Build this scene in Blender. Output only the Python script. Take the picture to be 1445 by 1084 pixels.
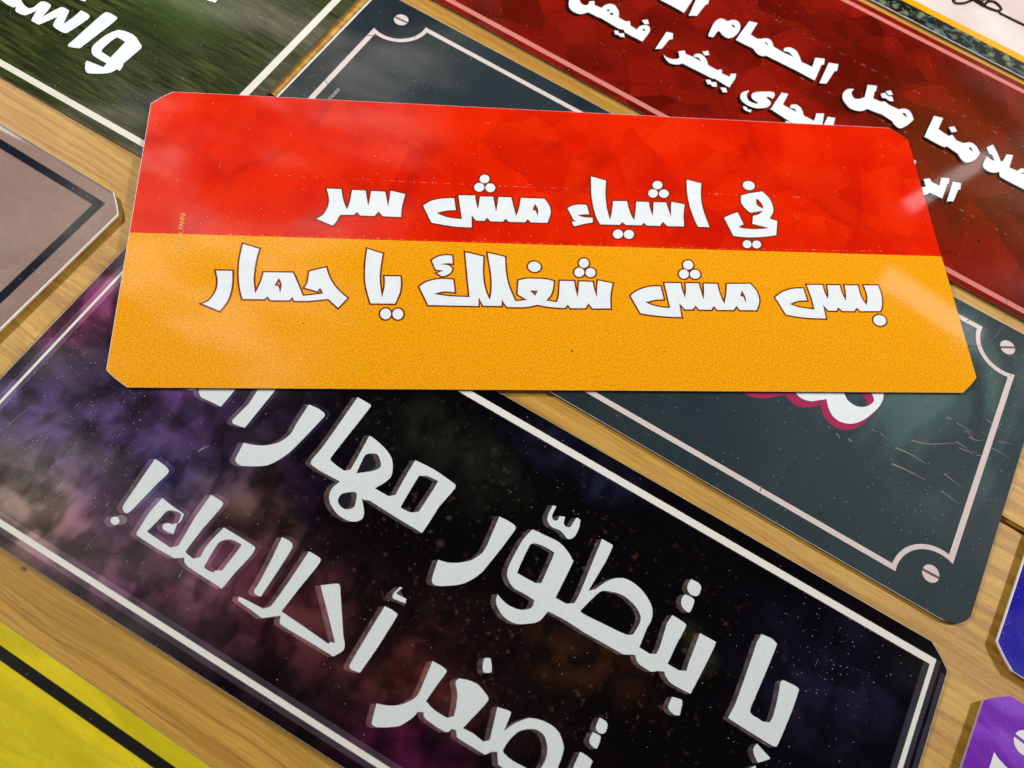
import bpy, bmesh, math, random
import numpy as np
from mathutils import Vector, Matrix
from mathutils.geometry import delaunay_2d_cdt

random.seed(11)
scene = bpy.context.scene
for o in list(bpy.data.objects):
    bpy.data.objects.remove(o)

# ------------------------------------------------------------------ camera
cam_d = bpy.data.cameras.new('camera')
cam = bpy.data.objects.new('camera', cam_d)
scene.collection.objects.link(cam)
cam_d.sensor_width = 36.0
cam_d.lens = 1128.48 / 1445.0 * 36.0
cam_d.clip_start = 0.01
cam_d.clip_end = 50.0
cam.matrix_world = (Matrix.Translation((0, 0, 0.24629))
                    @ Matrix.Rotation(math.radians(23.8491), 4, 'X')
                    @ Matrix.Rotation(math.radians(17.0153), 4, 'Z'))
cam_d.dof.use_dof = True
cam_d.dof.focus_distance = 0.272
cam_d.dof.aperture_fstop = 15.0
scene.camera = cam

# ------------------------------------------------------------------ exposure
scene.view_settings.view_transform = 'Standard'
scene.view_settings.look = 'None'
scene.view_settings.gamma = 1.0
scene.view_settings.use_curve_mapping = False
scene.view_settings.exposure = 0.0

# ------------------------------------------------------------------ room light (dim procedural surroundings)
world = bpy.data.worlds.new('World')
scene.world = world
world.use_nodes = True
wt = world.node_tree
wt.nodes.clear()


class Tree:
    """small helper for wiring shader nodes"""
    def __init__(self, tree):
        self.t = tree

    def n(self, kind, **props):
        nd = self.t.nodes.new(kind)
        for k, v in props.items():
            setattr(nd, k, v)
        return nd

    def put(self, sock, v):
        if v is None:
            return
        if isinstance(v, bpy.types.NodeSocket):
            self.t.links.new(v, sock)
        elif isinstance(v, (tuple, list)) and sock.type == 'RGBA' and len(v) == 3:
            sock.default_value = (*v, 1.0)
        else:
            sock.default_value = v

    def math(self, op, a, b=None, c=None, clamp=False):
        nd = self.n('ShaderNodeMath', operation=op, use_clamp=clamp)
        for i, v in enumerate((a, b, c)):
            self.put(nd.inputs[i], v)
        return nd.outputs[0]

    def vmath(self, op, a, b=None, scale=None):
        nd = self.n('ShaderNodeVectorMath', operation=op)
        self.put(nd.inputs[0], a)
        self.put(nd.inputs[1], b)
        if scale is not None:
            self.put(nd.inputs['Scale'], scale)
        return nd.outputs['Value'] if op in ('LENGTH', 'DISTANCE', 'DOT_PRODUCT') else nd.outputs[0]

    def xyz(self, v):
        nd = self.n('ShaderNodeSeparateXYZ')
        self.put(nd.inputs[0], v)
        return nd.outputs

    def vec(self, x, y, z=0.0):
        nd = self.n('ShaderNodeCombineXYZ')
        for i, v in enumerate((x, y, z)):
            self.put(nd.inputs[i], v)
        return nd.outputs[0]

    def noise(self, v, scale, detail=3.0, rough=0.5, dist=0.0, color=False):
        nd = self.n('ShaderNodeTexNoise')
        self.put(nd.inputs['Vector'], v)
        self.put(nd.inputs['Scale'], scale)
        self.put(nd.inputs['Detail'], detail)
        self.put(nd.inputs['Roughness'], rough)
        self.put(nd.inputs['Distortion'], dist)
        return nd.outputs['Color' if color else 'Fac']

    def vor(self, v, scale, feature='F1', dims='2D'):
        nd = self.n('ShaderNodeTexVoronoi', feature=feature, voronoi_dimensions=dims)
        self.put(nd.inputs['Vector'], v)
        self.put(nd.inputs['Scale'], scale)
        return nd.outputs

    def mix(self, fac, a, b, blend='MIX'):
        nd = self.n('ShaderNodeMix', data_type='RGBA', blend_type=blend)
        self.put(nd.inputs[0], fac)
        self.put(nd.inputs[6], a)
        self.put(nd.inputs[7], b)
        return nd.outputs[2]

    def step(self, x, e0, e1, v0=0.0, v1=1.0):
        nd = self.n('ShaderNodeMapRange', interpolation_type='SMOOTHSTEP')
        for i, v in enumerate((x, e0, e1, v0, v1)):
            self.put(nd.inputs[i], v)
        return nd.outputs[0]

    def blob(self, v, c, r, soft=1.0):
        """1 at c falling smoothly to 0 at the ellipse r (soft = share of the radius that fades)"""
        d = self.vmath('SUBTRACT', v, (c[0], c[1], 0.0))
        d = self.vmath('MULTIPLY', d, (1.0 / r[0], 1.0 / r[1], 0.0))
        return self.step(self.vmath('LENGTH', d), 1.0 - soft, 1.0, 1.0, 0.0)

    def ramp(self, fac, stops):
        nd = self.n('ShaderNodeValToRGB')
        self.put(nd.inputs[0], fac)
        el = nd.color_ramp.elements
        while len(el) < len(stops):
            el.new(0.5)
        for e, (p, c) in zip(el, stops):
            e.position = p
            e.color = (*c, 1.0) if len(c) == 3 else c
        return nd.outputs[0]


w = Tree(wt)
wd = w.n('ShaderNodeTexCoord').outputs['Generated']
sx, sy, sz = w.xyz(wd)
szc = w.math('MAXIMUM', sz, 0.05)
ceil = w.vec(w.math('DIVIDE', sx, szc), w.math('DIVIDE', sy, szc), 0.0)     # where the ray meets the ceiling
cn = w.noise(w.vmath('MULTIPLY', ceil, (3.0, 6.5, 1.0)), 1.0, 3.0, 0.55, 0.6)
cn2 = w.noise(ceil, 2.2, 2.0, 0.5)
cxv, cyv, _ = w.xyz(ceil)
left = w.step(w.math('ADD', cxv, w.math('MULTIPLY', cn2, 0.3)), -0.04, -0.24)
cn3 = w.noise(w.vmath('MULTIPLY', ceil, (8.0, 19.0, 1.0)), 1.0, 2.0, 0.5, 0.3)
left = w.math('MULTIPLY', left, w.step(cn3, 0.36, 0.6, 0.35, 1.0))
left = w.math('MULTIPLY', left, w.step(cn, 0.44, 0.58, 0.10, 1.0))
right = w.step(w.math('ADD', cxv, w.math('MULTIPLY', cn2, 0.4)), 0.72, 1.0)
right = w.math('MULTIPLY', right, w.step(cn, 0.42, 0.6, 0.05, 1.0))
left = w.math('MULTIPLY', left, w.math('MULTIPLY', w.step(cxv, -0.84, -0.64), w.math('MULTIPLY', w.step(cyv, 1.5, 1.1), w.step(cyv, 0.05, 0.34, 0.42, 1.0))))
rad = w.math('ADD', w.math('MULTIPLY', left, 2.1), w.math('MULTIPLY', right, 0.7))
rad = w.math('ADD', rad, 0.015)
low = w.step(sz, 0.0, 0.25)
rad = w.math('ADD', w.math('MULTIPLY', rad, low), w.math('MULTIPLY', w.math('SUBTRACT', 1.0, low), 0.2))
bg = w.n('ShaderNodeBackground')
w.put(bg.inputs[0], (1.0, 0.88, 0.74))
w.put(bg.inputs[1], rad)
wt.links.new(bg.outputs[0], w.n('ShaderNodeOutputWorld').inputs[0])


# ------------------------------------------------------------------ lamps of the room
def lamp(name, loc, target, size, size_y, power, color=(1, 1, 1), along=None, spread=180):
    d = bpy.data.lights.new(name, 'AREA')
    d.shape = 'RECTANGLE'
    d.size, d.size_y = size, size_y
    d.energy = power
    d.color = color
    d.spread = math.radians(spread)
    o = bpy.data.objects.new(name, d)
    scene.collection.objects.link(o)
    z = (Vector(loc) - Vector(target)).normalized()
    x = Vector(along) if along else Vector((1, 0, 0))
    x = (x - z * x.dot(z)).normalized()
    y = z.cross(x)
    m = Matrix((x, y, z)).transposed().to_4x4()
    m.translation = loc
    o.matrix_world = m
    return o


lamp('ceiling_lamp', (0.90, 0.56, 0.60), (0.0, 0.52, 0), 0.10, 0.10, 5.0, (1.0, 0.985, 0.965), spread=105)
lamp('ceiling_lamp', (-0.80, 0.34, 0.62), (0.0, 0.46, 0), 0.10, 0.10, 3.7, (1.0, 0.985, 0.965), spread=105)


def mirror(p, h):
    """point at height h whose reflection in the table top is seen at table point p"""
    return Vector((p[0] * (0.24629 + h) / 0.24629, p[1] * (0.24629 + h) / 0.24629, h))


for a, b, wdt, radiance in (((0.123, 0.197), (0.163, 0.182), 0.078, 2.3), ((0.130, 0.233), (0.1655, 0.2745), 0.043, 3.3)):
    A, B = mirror(a, 1.5), mirror(b, 1.5)
    ln = (B - A).length
    c = (A + B) / 2
    lamp('tube_lamp', c, (c.x, c.y, 0), ln, wdt, radiance * math.pi * ln * wdt, (1.0, 0.97, 0.95), along=B - A)


# ------------------------------------------------------------------ materials
def material(name):
    m = bpy.data.materials.new(name)
    m.use_nodes = True
    m.node_tree.nodes.clear()
    t = Tree(m.node_tree)
    t.m = m
    t.mm = t.vmath('SCALE', t.n('ShaderNodeTexCoord').outputs['Object'], scale=1000.0)
    return t


def gloss(t, color, rough=0.042, dust=0.25, dust_cover=None, seed=0.0, wave=1.0, spec=0.5):
    """glossy film over a print: dust specks on top, a very slight waviness"""
    v = t.vmath('ADD', t.mm, (seed * 37.0, seed * 19.0, 0.0))
    if dust > 0:
        clump = t.step(t.noise(v, 0.022, 4.0, 0.65), 0.36, 0.66, 0.12, 1.5)
        dust = t.math('MULTIPLY', clump, dust)
        o = t.vor(v, 1.0)
        r = t.xyz(o['Color'])
        size = t.math('MULTIPLY', t.math('POWER', r[0], 2.5), 0.105)
        speck = t.math('LESS_THAN', o['Distance'], size)
        keep = t.math('LESS_THAN', r[1], t.math('MULTIPLY', dust_cover, dust) if dust_cover is not None else dust)
        color = t.mix(t.math('MULTIPLY', t.math('MULTIPLY', speck, keep), 0.9), color, (0.85, 0.84, 0.82))
    p = t.n('ShaderNodeBsdfPrincipled')
    t.put(p.inputs['Base Color'], color)
    smear = t.noise(v, 0.05, 4.0, 0.6, 1.0)
    t.put(p.inputs['Roughness'], t.step(smear, 0.3, 0.7, rough * 0.75, rough * 1.35))
    t.put(p.inputs['Specular IOR Level'], spec)
    b = t.n('ShaderNodeBump')
    b.inputs['Strength'].default_value = 0.2 * wave
    b.inputs['Distance'].default_value = 0.00012
    t.put(b.inputs['Height'], t.noise(v, 0.03, 2.0, 0.4))
    t.t.links.new(b.outputs[0], p.inputs['Normal'])
    t.t.links.new(p.outputs[0], t.n('ShaderNodeOutputMaterial').inputs[0])
    return t.m


def flat(name, color, **kw):
    t = material(name)
    n = t.noise(t.mm, 0.25, 4.0, 0.6)
    c = t.mix(t.step(n, 0.35, 0.75, 0.0, 0.16), color, tuple(x * 0.72 for x in color))
    return gloss(t, c, **kw)

# outlines of the printed letters, in hundredths of a millimetre on each sign (~ = on a curve)
OUTLINES = {
  'top': {
    'upper': '''-8497,1862 -7964,1856 -7929,1601~ -7855,1285~ -7740,987 -7672,1209~ -7622,1486~ -7589,1843 -7098,1831 -7054,1511~ -6992,1174 -6940,1473~ -6904,1826 -6403,1819 -6344,1499~ -6278,1161 -6238,1504~ -6205,1871 -5671,1744 -5749,1397~ -5799,1096~ -5812,745 -6470,753 -6613,957 -6755,750 -7268,755 -7377,905 -7483,775 -7965,756 -8044,586~ -8107,439~ -8213,291 -8785,557 -8581,711~ -8455,945~ -8396,1157~ -8384,1368~ -8415,1579~
-2555,2567~ -2583,2470~ -2652,2397~ -2745,2367~ -2836,2388~ -2902,2455~ -2924,2550~ -2897,2647~ -2827,2720~ -2734,2751~ -2642,2729~ -2577,2662~
-2761,2180~ -2789,2080~ -2860,2004~ -2954,1974~ -3046,1996~ -3113,2065~ -3135,2163~ -3108,2264~ -3038,2340~ -2943,2371~ -2850,2349~ -2784,2279~
-2350,2177~ -2378,2079~ -2448,2005~ -2541,1975~ -2631,1997~ -2696,2064~ -2718,2160~ -2691,2259~ -2621,2333~ -2528,2364~ -2437,2342~ -2372,2274~
-5019,1265 -4777,1460~ -4490,1571~ -4166,1628~ -3889,1640 -3832,1126 -4100,1102~ -4351,1041~ -4529,974 -4317,860~ -4033,778~ -3613,739 -3663,1142~ -3724,1778 -3115,1800 -3085,1510~ -3021,1190 -2970,1472~ -2934,1756 -2441,1769 -2404,1453~ -2354,1109 -2296,1414~ -2247,1764 -1763,1772 -1711,1439~ -1615,946 -1489,1318~ -1402,1766 -517,1765 -388,1560~ -318,1323~ -334,1062~ -465,704 -1080,697 -1194,834 -1299,697 -1898,691 -2013,823 -2116,691 -2577,690 -2695,839 -2800,699 -3106,695 -3262,923 -3274,393 -3789,408~ -4214,455~ -4726,548
-890,1525 -784,1303~ -809,978 -880,1226 -993,1243
335,1371 500,1488~ 767,1556~ 1074,1556 1146,1143 921,1125~ 695,1090 820,1030~ 1023,994~ 1254,995 1255,787 1002,734~ 774,661~ 528,591 449,777 630,819 536,858
1354,2867 1923,2703 1848,2167~ 1835,1809~ 1849,1368~ 1923,934 2023,1287~ 2113,1777 2659,1792 2686,1491~ 2750,1185~ 2847,948 2931,1280~ 3014,1784 3502,1792 3525,1481~ 3591,1153 3652,1487~ 3694,1791 4188,1799 4225,1555~ 4302,1146 4347,1515~ 4403,1844 4913,1740 4831,1402~ 4789,1134~ 4758,746 4114,731 3958,926 3821,733 3315,727 3208,853 3108,732 2496,726 2377,852 2278,722 1529,711 1400,1044~ 1327,1522~ 1303,2053~
4136,2597~ 4098,2500~ 4018,2426~ 3918,2396~ 3823,2417~ 3760,2484~ 3744,2579~ 3781,2677~ 3861,2751~ 3962,2782~ 4057,2760~ 4121,2693~
3911,2205~ 3874,2107~ 3796,2032~ 3698,2002~ 3606,2024~ 3545,2092~ 3530,2188~ 3566,2287~ 3644,2362~ 3743,2393~ 3835,2371~ 3897,2302~
4343,2211~ 4305,2114~ 4225,2041~ 4125,2012~ 4031,2033~ 3967,2099~ 3952,2194~ 3990,2290~ 4069,2364~ 4170,2394~ 4265,2373~ 4328,2306~
2359,316~ 2323,216~ 2245,142~ 2145,112~ 2050,135~ 1986,204~ 1969,302~ 2004,402~ 2082,477~ 2183,507~ 2278,484~ 2342,414~
2778,318~ 2742,218~ 2663,144~ 2563,114~ 2468,137~ 2404,206~ 2387,304~ 2423,404~ 2502,479~ 2603,510~ 2698,487~ 2762,416~
5142,2902 5711,2753 5634,2337~ 5601,1927~ 5624,1479~ 5755,753 5310,745 5205,1106~ 5107,1681~ 5086,2267~
7879,2693~ 7812,2595~ 7699,2538~ 7572,2534~ 7464,2587~ 7404,2680~ 7408,2790~ 7475,2888~ 7587,2946~ 7715,2950~ 7824,2897~ 7884,2803~
7258,2263 7657,2382~ 8156,2487 8369,2206~ 8462,1867~ 8434,1548~ 8240,1234 8531,1125 8374,489 8039,420~ 7481,356~ 7013,353~ 6650,392 6403,1198 6680,1343~ 6986,1467 7143,925 6908,796 7153,739~ 7542,723~ 7900,754~ 8164,799 7880,864~ 7495,965 7584,1334 7813,1401~ 8043,1586 7795,1531~ 7500,1474 7304,1683~ 7201,1950~
7831,2105 7912,2108~ 8007,1962~ 8060,1805~ 8054,1677 7895,1775~ 7814,1885~
7307,18~ 7259,-65~ 7179,-121~ 7088,-133~ 7010,-99~ 6966,-28~ 6968,61~ 7015,145~ 7095,201~ 7187,213~ 7265,179~ 7309,108~
7684,18~ 7635,-66~ 7555,-121~ 7463,-134~ 7385,-100~ 7342,-29~ 7344,61~ 7392,145~ 7473,201~ 7565,213~ 7643,179~ 7686,108~''',
    'lower': '''-12005,-1661 -11475,-1657 -11441,-2038~ -11452,-2455~ -11535,-2831~ -11737,-3197 -12321,-2941 -12129,-2826~ -11979,-2580~ -11910,-2316~ -11917,-2013~
-11212,-574 -10655,-754 -10721,-1169~ -10749,-1636~ -10742,-2020~ -10654,-2510 -10543,-2205~ -10480,-1974~ -10437,-1685 -9458,-1669 -9306,-2020~ -9078,-2567 -8739,-2521~ -8409,-2456 -8525,-2222 -8599,-2377 -8815,-2313~ -9041,-2243 -8954,-2049~ -8913,-1603 -8355,-1430 -8280,-1682~ -8122,-2027~ -7860,-2366~ -7594,-2615 -7888,-2993 -8226,-2660 -8534,-2705~ -8905,-2752 -9349,-2758 -9423,-2613 -9521,-2747 -10132,-2754 -10239,-2613 -10337,-2721 -11046,-2726 -11159,-2334~ -11243,-1842~ -11270,-1225~
-9918,-1882 -9803,-2148~ -9839,-2472 -9912,-2208 -10040,-2192
-6978,-632 -6436,-816 -6494,-1277~ -6519,-1672~ -6501,-2062~ -6427,-2561 -6357,-2252~ -6335,-1980~ -6350,-1726 -5809,-1719 -5788,-2043~ -5835,-2393~ -5980,-2792 -6803,-2799 -6921,-2381~ -7007,-1920~ -7024,-1293~
-6107,-3192~ -6130,-3296~ -6195,-3373~ -6285,-3402~ -6376,-3377~ -6444,-3302~ -6470,-3200~ -6448,-3096~ -6383,-3018~ -6293,-2988~ -6201,-3014~ -6133,-3089~
-5692,-3191~ -5716,-3296~ -5781,-3372~ -5872,-3402~ -5963,-3376~ -6031,-3302~ -6057,-3199~ -6034,-3095~ -5968,-3017~ -5877,-2987~ -5786,-3013~ -5718,-3088~
-4714,-1032 -4513,-885~ -4269,-816~ -3998,-816 -3978,-1142 -4203,-1137~ -4446,-1185 -4169,-1208~ -4015,-1332~ -4051,-1493~ -4191,-1616~ -4373,-1669 -4534,-1546 -4292,-1440 -4578,-1408
-5149,-2106 -4895,-1911~ -4553,-1804~ -4278,-1777~ -3969,-1796 -3925,-2297 -4249,-2274~ -4453,-2310~ -4641,-2385 -4284,-2442~ -3910,-2472~ -3408,-2479 -3452,-1794~ -3523,-662 -2876,-821 -2913,-1380~ -2899,-1858~ -2824,-2251~ -2702,-2580 -2633,-2246~ -2611,-1771~ -2645,-1292~ -2717,-665 -2099,-809 -2095,-1357~ -2044,-1836~ -1938,-2229~ -1798,-2610 -1377,-2549 -1708,-2322 -1655,-1766 -1352,-1689~ -1034,-1681~ -680,-1691~ -386,-1760 -428,-2033~ -523,-2313~ -699,-2553 -324,-2615 -236,-2345~ -161,-1746 357,-1740 381,-2052~ 433,-2401 492,-2089~ 536,-1747 1038,-1754 1061,-2035~ 1146,-2392 1173,-2072~ 1234,-1688 1763,-1795 1670,-2140~ 1616,-2460~ 1598,-2816 949,-2830 805,-2637 684,-2828 147,-2836 58,-2693 -50,-2832 -407,-2820~ -720,-2788~ -1024,-2725 -1278,-2793~ -1558,-2834~ -2112,-2838 -2280,-2550 -2300,-2803 -2943,-2806 -3095,-2472 -3111,-2821 -4845,-2821
-1264,-2165 -982,-2158 -1082,-2373
-822,-1215~ -872,-1316~ -968,-1381~ -1087,-1394~ -1195,-1351~ -1265,-1264~ -1277,-1155~ -1229,-1053~ -1132,-987~ -1013,-974~ -904,-1017~ -834,-1105~
960,-973~ 928,-1071~ 854,-1144~ 760,-1172~ 669,-1149~ 607,-1080~ 589,-984~ 622,-887~ 695,-813~ 790,-784~ 881,-807~ 943,-877~
759,-1364~ 727,-1461~ 654,-1533~ 560,-1561~ 471,-1538~ 408,-1470~ 391,-1375~ 423,-1278~ 495,-1206~ 589,-1177~ 680,-1200~ 742,-1269~
1175,-1365~ 1142,-1461~ 1069,-1533~ 974,-1561~ 884,-1538~ 822,-1470~ 805,-1375~ 838,-1278~ 911,-1206~ 1006,-1177~ 1096,-1200~ 1158,-1269~
4892,-953~ 4846,-1048~ 4760,-1113~ 4659,-1132~ 4568,-1100~ 4512,-1025~ 4506,-927~ 4552,-832~ 4638,-766~ 4740,-746~ 4831,-779~ 4886,-855~
4671,-1346~ 4626,-1441~ 4544,-1508~ 4447,-1527~ 4360,-1495~ 4308,-1419~ 4303,-1320~ 4348,-1224~ 4430,-1157~ 4528,-1137~ 4614,-1170~ 4667,-1246~
5105,-1343~ 5059,-1436~ 4974,-1501~ 4873,-1520~ 4782,-1488~ 4727,-1413~ 4721,-1316~ 4767,-1222~ 4852,-1157~ 4954,-1138~ 5045,-1170~ 5100,-1245~
2379,-2291 2655,-2075~ 3036,-1924~ 3297,-1881~ 3544,-1871 3591,-2403 3271,-2430~ 2896,-2542 3172,-2664~ 3454,-2729~ 3796,-2757 3766,-2411~ 3700,-1732 4311,-1720 4332,-1993~ 4406,-2335 4475,-2030~ 4505,-1715 5000,-1711 5032,-2016~ 5084,-2392 5157,-2054~ 5193,-1714 5702,-1713 5724,-1999~ 5775,-2283~ 5855,-2544 5981,-2156~ 6079,-1703 6978,-1679 7146,-1923~ 7212,-2208~ 7189,-2453~ 7043,-2768 6406,-2781 6302,-2615 6164,-2783 5552,-2792 5438,-2634 5331,-2788 4870,-2794 4745,-2629 4632,-2791 4338,-2797 4157,-2554 4163,-3110 3664,-3100~ 3163,-3059~ 2678,-2990
6604,-1957 6701,-2221~ 6689,-2485 6614,-2223 6516,-2205
7852,-2226 8158,-2001~ 8527,-1868~ 8765,-1828~ 9016,-1822 9073,-2321 8704,-2350~ 8355,-2488 8656,-2604~ 8987,-2666~ 9285,-2700 9272,-2283~ 9189,-1663 9811,-1656 9823,-1939~ 9905,-2256 9978,-1977~ 9997,-1655 10493,-1651 10516,-1964~ 10597,-2315 10672,-2002~ 10694,-1645 11221,-1640 11223,-1947~ 11265,-2196~ 11384,-2483 11481,-2191~ 11499,-1940~ 11464,-1625 12034,-1619 12073,-1926~ 12051,-2219~ 11975,-2511~ 11870,-2707 11077,-2724 10965,-2583 10836,-2729 10371,-2734 10236,-2590 10130,-2731 9815,-2730 9661,-2488 9659,-3061 9140,-3051~ 8654,-3017~ 8142,-2926
11992,-3163~ 11908,-3261~ 11785,-3315~ 11655,-3311~ 11554,-3250~ 11507,-3148~ 11527,-3033~ 11610,-2934~ 11734,-2879~ 11864,-2883~ 11967,-2944~ 12013,-3047~''',
  },
  'gal': {
    'upper': '''-10192,737 -9842,959 -9845,789 -9997,692
-9872,1086 -9701,808~ -9527,702~ -9356,715~ -8821,767 -8798,1502 -8810,1761
-9693,1297 -9323,1532 -9124,1270 -9307,1034 -9466,1005
-8238,2224 -8209,1875 -8153,1308 -8238,640~ -8208,541~ -8115,507~ -7769,583 -7737,2101 -7768,2523
-6551,2285 -6282,2320~ -6028,2312~ -5929,2255~ -5913,2146~ -6006,1383 -6111,718~ -6220,378~ -6380,54~ -6577,-157~ -7064,-448~ -7266,-471~ -7380,-407~ -7416,-272~ -7501,165 -7236,257~ -6916,424~ -6607,730~ -6461,1145~ -6506,1584~
-5385,3320 -4983,3330~ -4873,3302~ -4853,3169~ -4897,2259 -4946,1254~ -4909,1118~ -4799,1072~ -4354,1031 -4209,1174 -4271,1856~ -4336,2421 -4005,2393~ -3580,2285~ -3274,2106~ -3042,1748~ -3041,1456~ -3236,1056 -2741,1062 -2574,1204 -2624,1825~ -2652,2491 -1978,2539~ -1222,2482~ -1115,2412~ -1109,2259~ -1215,1605 -1225,703~ -1282,625~ -1389,625~ -1770,621 -2416,627 -3159,645 -3384,560 -3193,371~ -3061,192~ -3040,12~ -3188,-150~ -3435,-227~ -3791,-207~ -4146,-35~ -4309,171~ -4346,412~ -4268,681 -4985,642 -5309,667~ -5378,715~ -5400,860~ -5361,1503~
-3986,1167 -4078,1700~ -4056,1865~ -3845,2014~ -3693,1984~ -3487,1791~ -3491,1643~ -3645,1445~
-3843,535~ -3646,642~ -3511,439~ -3453,213~ -3616,41~ -3835,46~ -3984,151~ -4004,357~
-2252,2134 -2062,2251 -1738,2278~ -1665,2188~ -1672,1143 -1876,989~ -2197,955 -2237,1084~ -2278,2037~
559,2310 846,2331~ 1086,2323~ 1173,2267~ 1187,2145~ 1123,1550 1019,857~ 959,531~ 776,136~ 533,-151~ 124,-434~ -77,-512~ -198,-463~ -282,-248~ -377,177 -90,257~ 192,413~ 468,653~ 634,940~ 690,1205~ 644,1646~
1845,3511 1960,3537 1974,3234~ 2072,3108~ 2193,3146~ 2189,3311 2360,3393 2413,3191~ 2524,3126~ 2657,3198~ 2688,3543~ 2826,3551 2896,3351~ 2921,3060~ 2853,2867~ 2732,2816~ 2565,2889~ 2400,2920 2121,2883~ 1935,2989~ 1861,3165~
1658,2499 2062,2539~ 2552,2575~ 2897,2482~ 3188,2316~ 3246,2181~ 3282,1025 3647,1037 3858,1181 3869,1513~ 3811,2182 3702,3374 4079,3384 4113,3275~ 4126,2791 4065,1732 4234,1885 4428,2277~ 4671,2538~ 4982,2668~ 5415,2633~ 5780,2477~ 6036,2260~ 6150,1963~ 6136,1670 6176,1043 6540,1039 6713,1140 6721,1378 6618,2112 6658,2418 7097,2397~ 7172,2279~ 7136,1698 7134,1054 7511,1060 7723,1163 7694,1358 7639,2368 8117,2387~ 8190,2331~ 8178,1794 8100,640 7521,609~ 7266,690~ 7132,804 6969,728 6791,599 6451,602~ 6283,659~ 6163,782 6061,743 5843,616 5247,600 4531,575 3909,598 3443,576 3270,554 3229,331~ 3163,153~ 2977,-26~ 2612,-248~ 2213,-264~ 1909,-126~ 1759,26~ 1701,213 1992,123~ 2284,115~ 2568,194~ 2786,390~ 2755,633 2397,644~ 2032,632~ 1738,784~ 1597,1031~ 1558,1468~ 1560,2065~
1861,2095~ 2080,2197~ 2532,2220~ 2617,2101~ 2696,1189 2540,1096 1988,1078~ 1889,1164~ 1830,1885~
4128,1098 4281,1593~ 4406,1913~ 4629,2045~ 5028,2157~ 5473,2091~ 5786,1911~ 5877,1683~ 5847,1287 5642,1168~ 5024,1104 4238,1043~
6723,3716 6965,3733~ 7107,3649~ 7130,3413~ 7035,3303~ 6854,3291~ 6728,3404~ 6703,3578~
6755,3191 6971,3215~ 7087,3160~ 7119,2890 7079,2753~ 6885,2773~ 6753,2880~ 6711,3062~
7644,285 7854,342~ 7975,318~ 8059,-59 7913,-124~ 7742,-92~ 7650,3~
9346,3336 9694,3377~ 9890,3311 9896,2977 9888,2307 9868,1494~ 9871,1158~ 9952,1055~ 10170,1049 10331,1037 10529,1124 10551,1359~ 10482,1920~ 10396,2330 10436,2429 10777,2471~ 10965,2445~ 10992,2326~ 11012,1771 10976,737~ 10899,593~ 10752,575~ 10092,583 9443,600~ 9370,650~ 9406,1005~ 9390,1598~ 9353,2348 9309,3033''',
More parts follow.
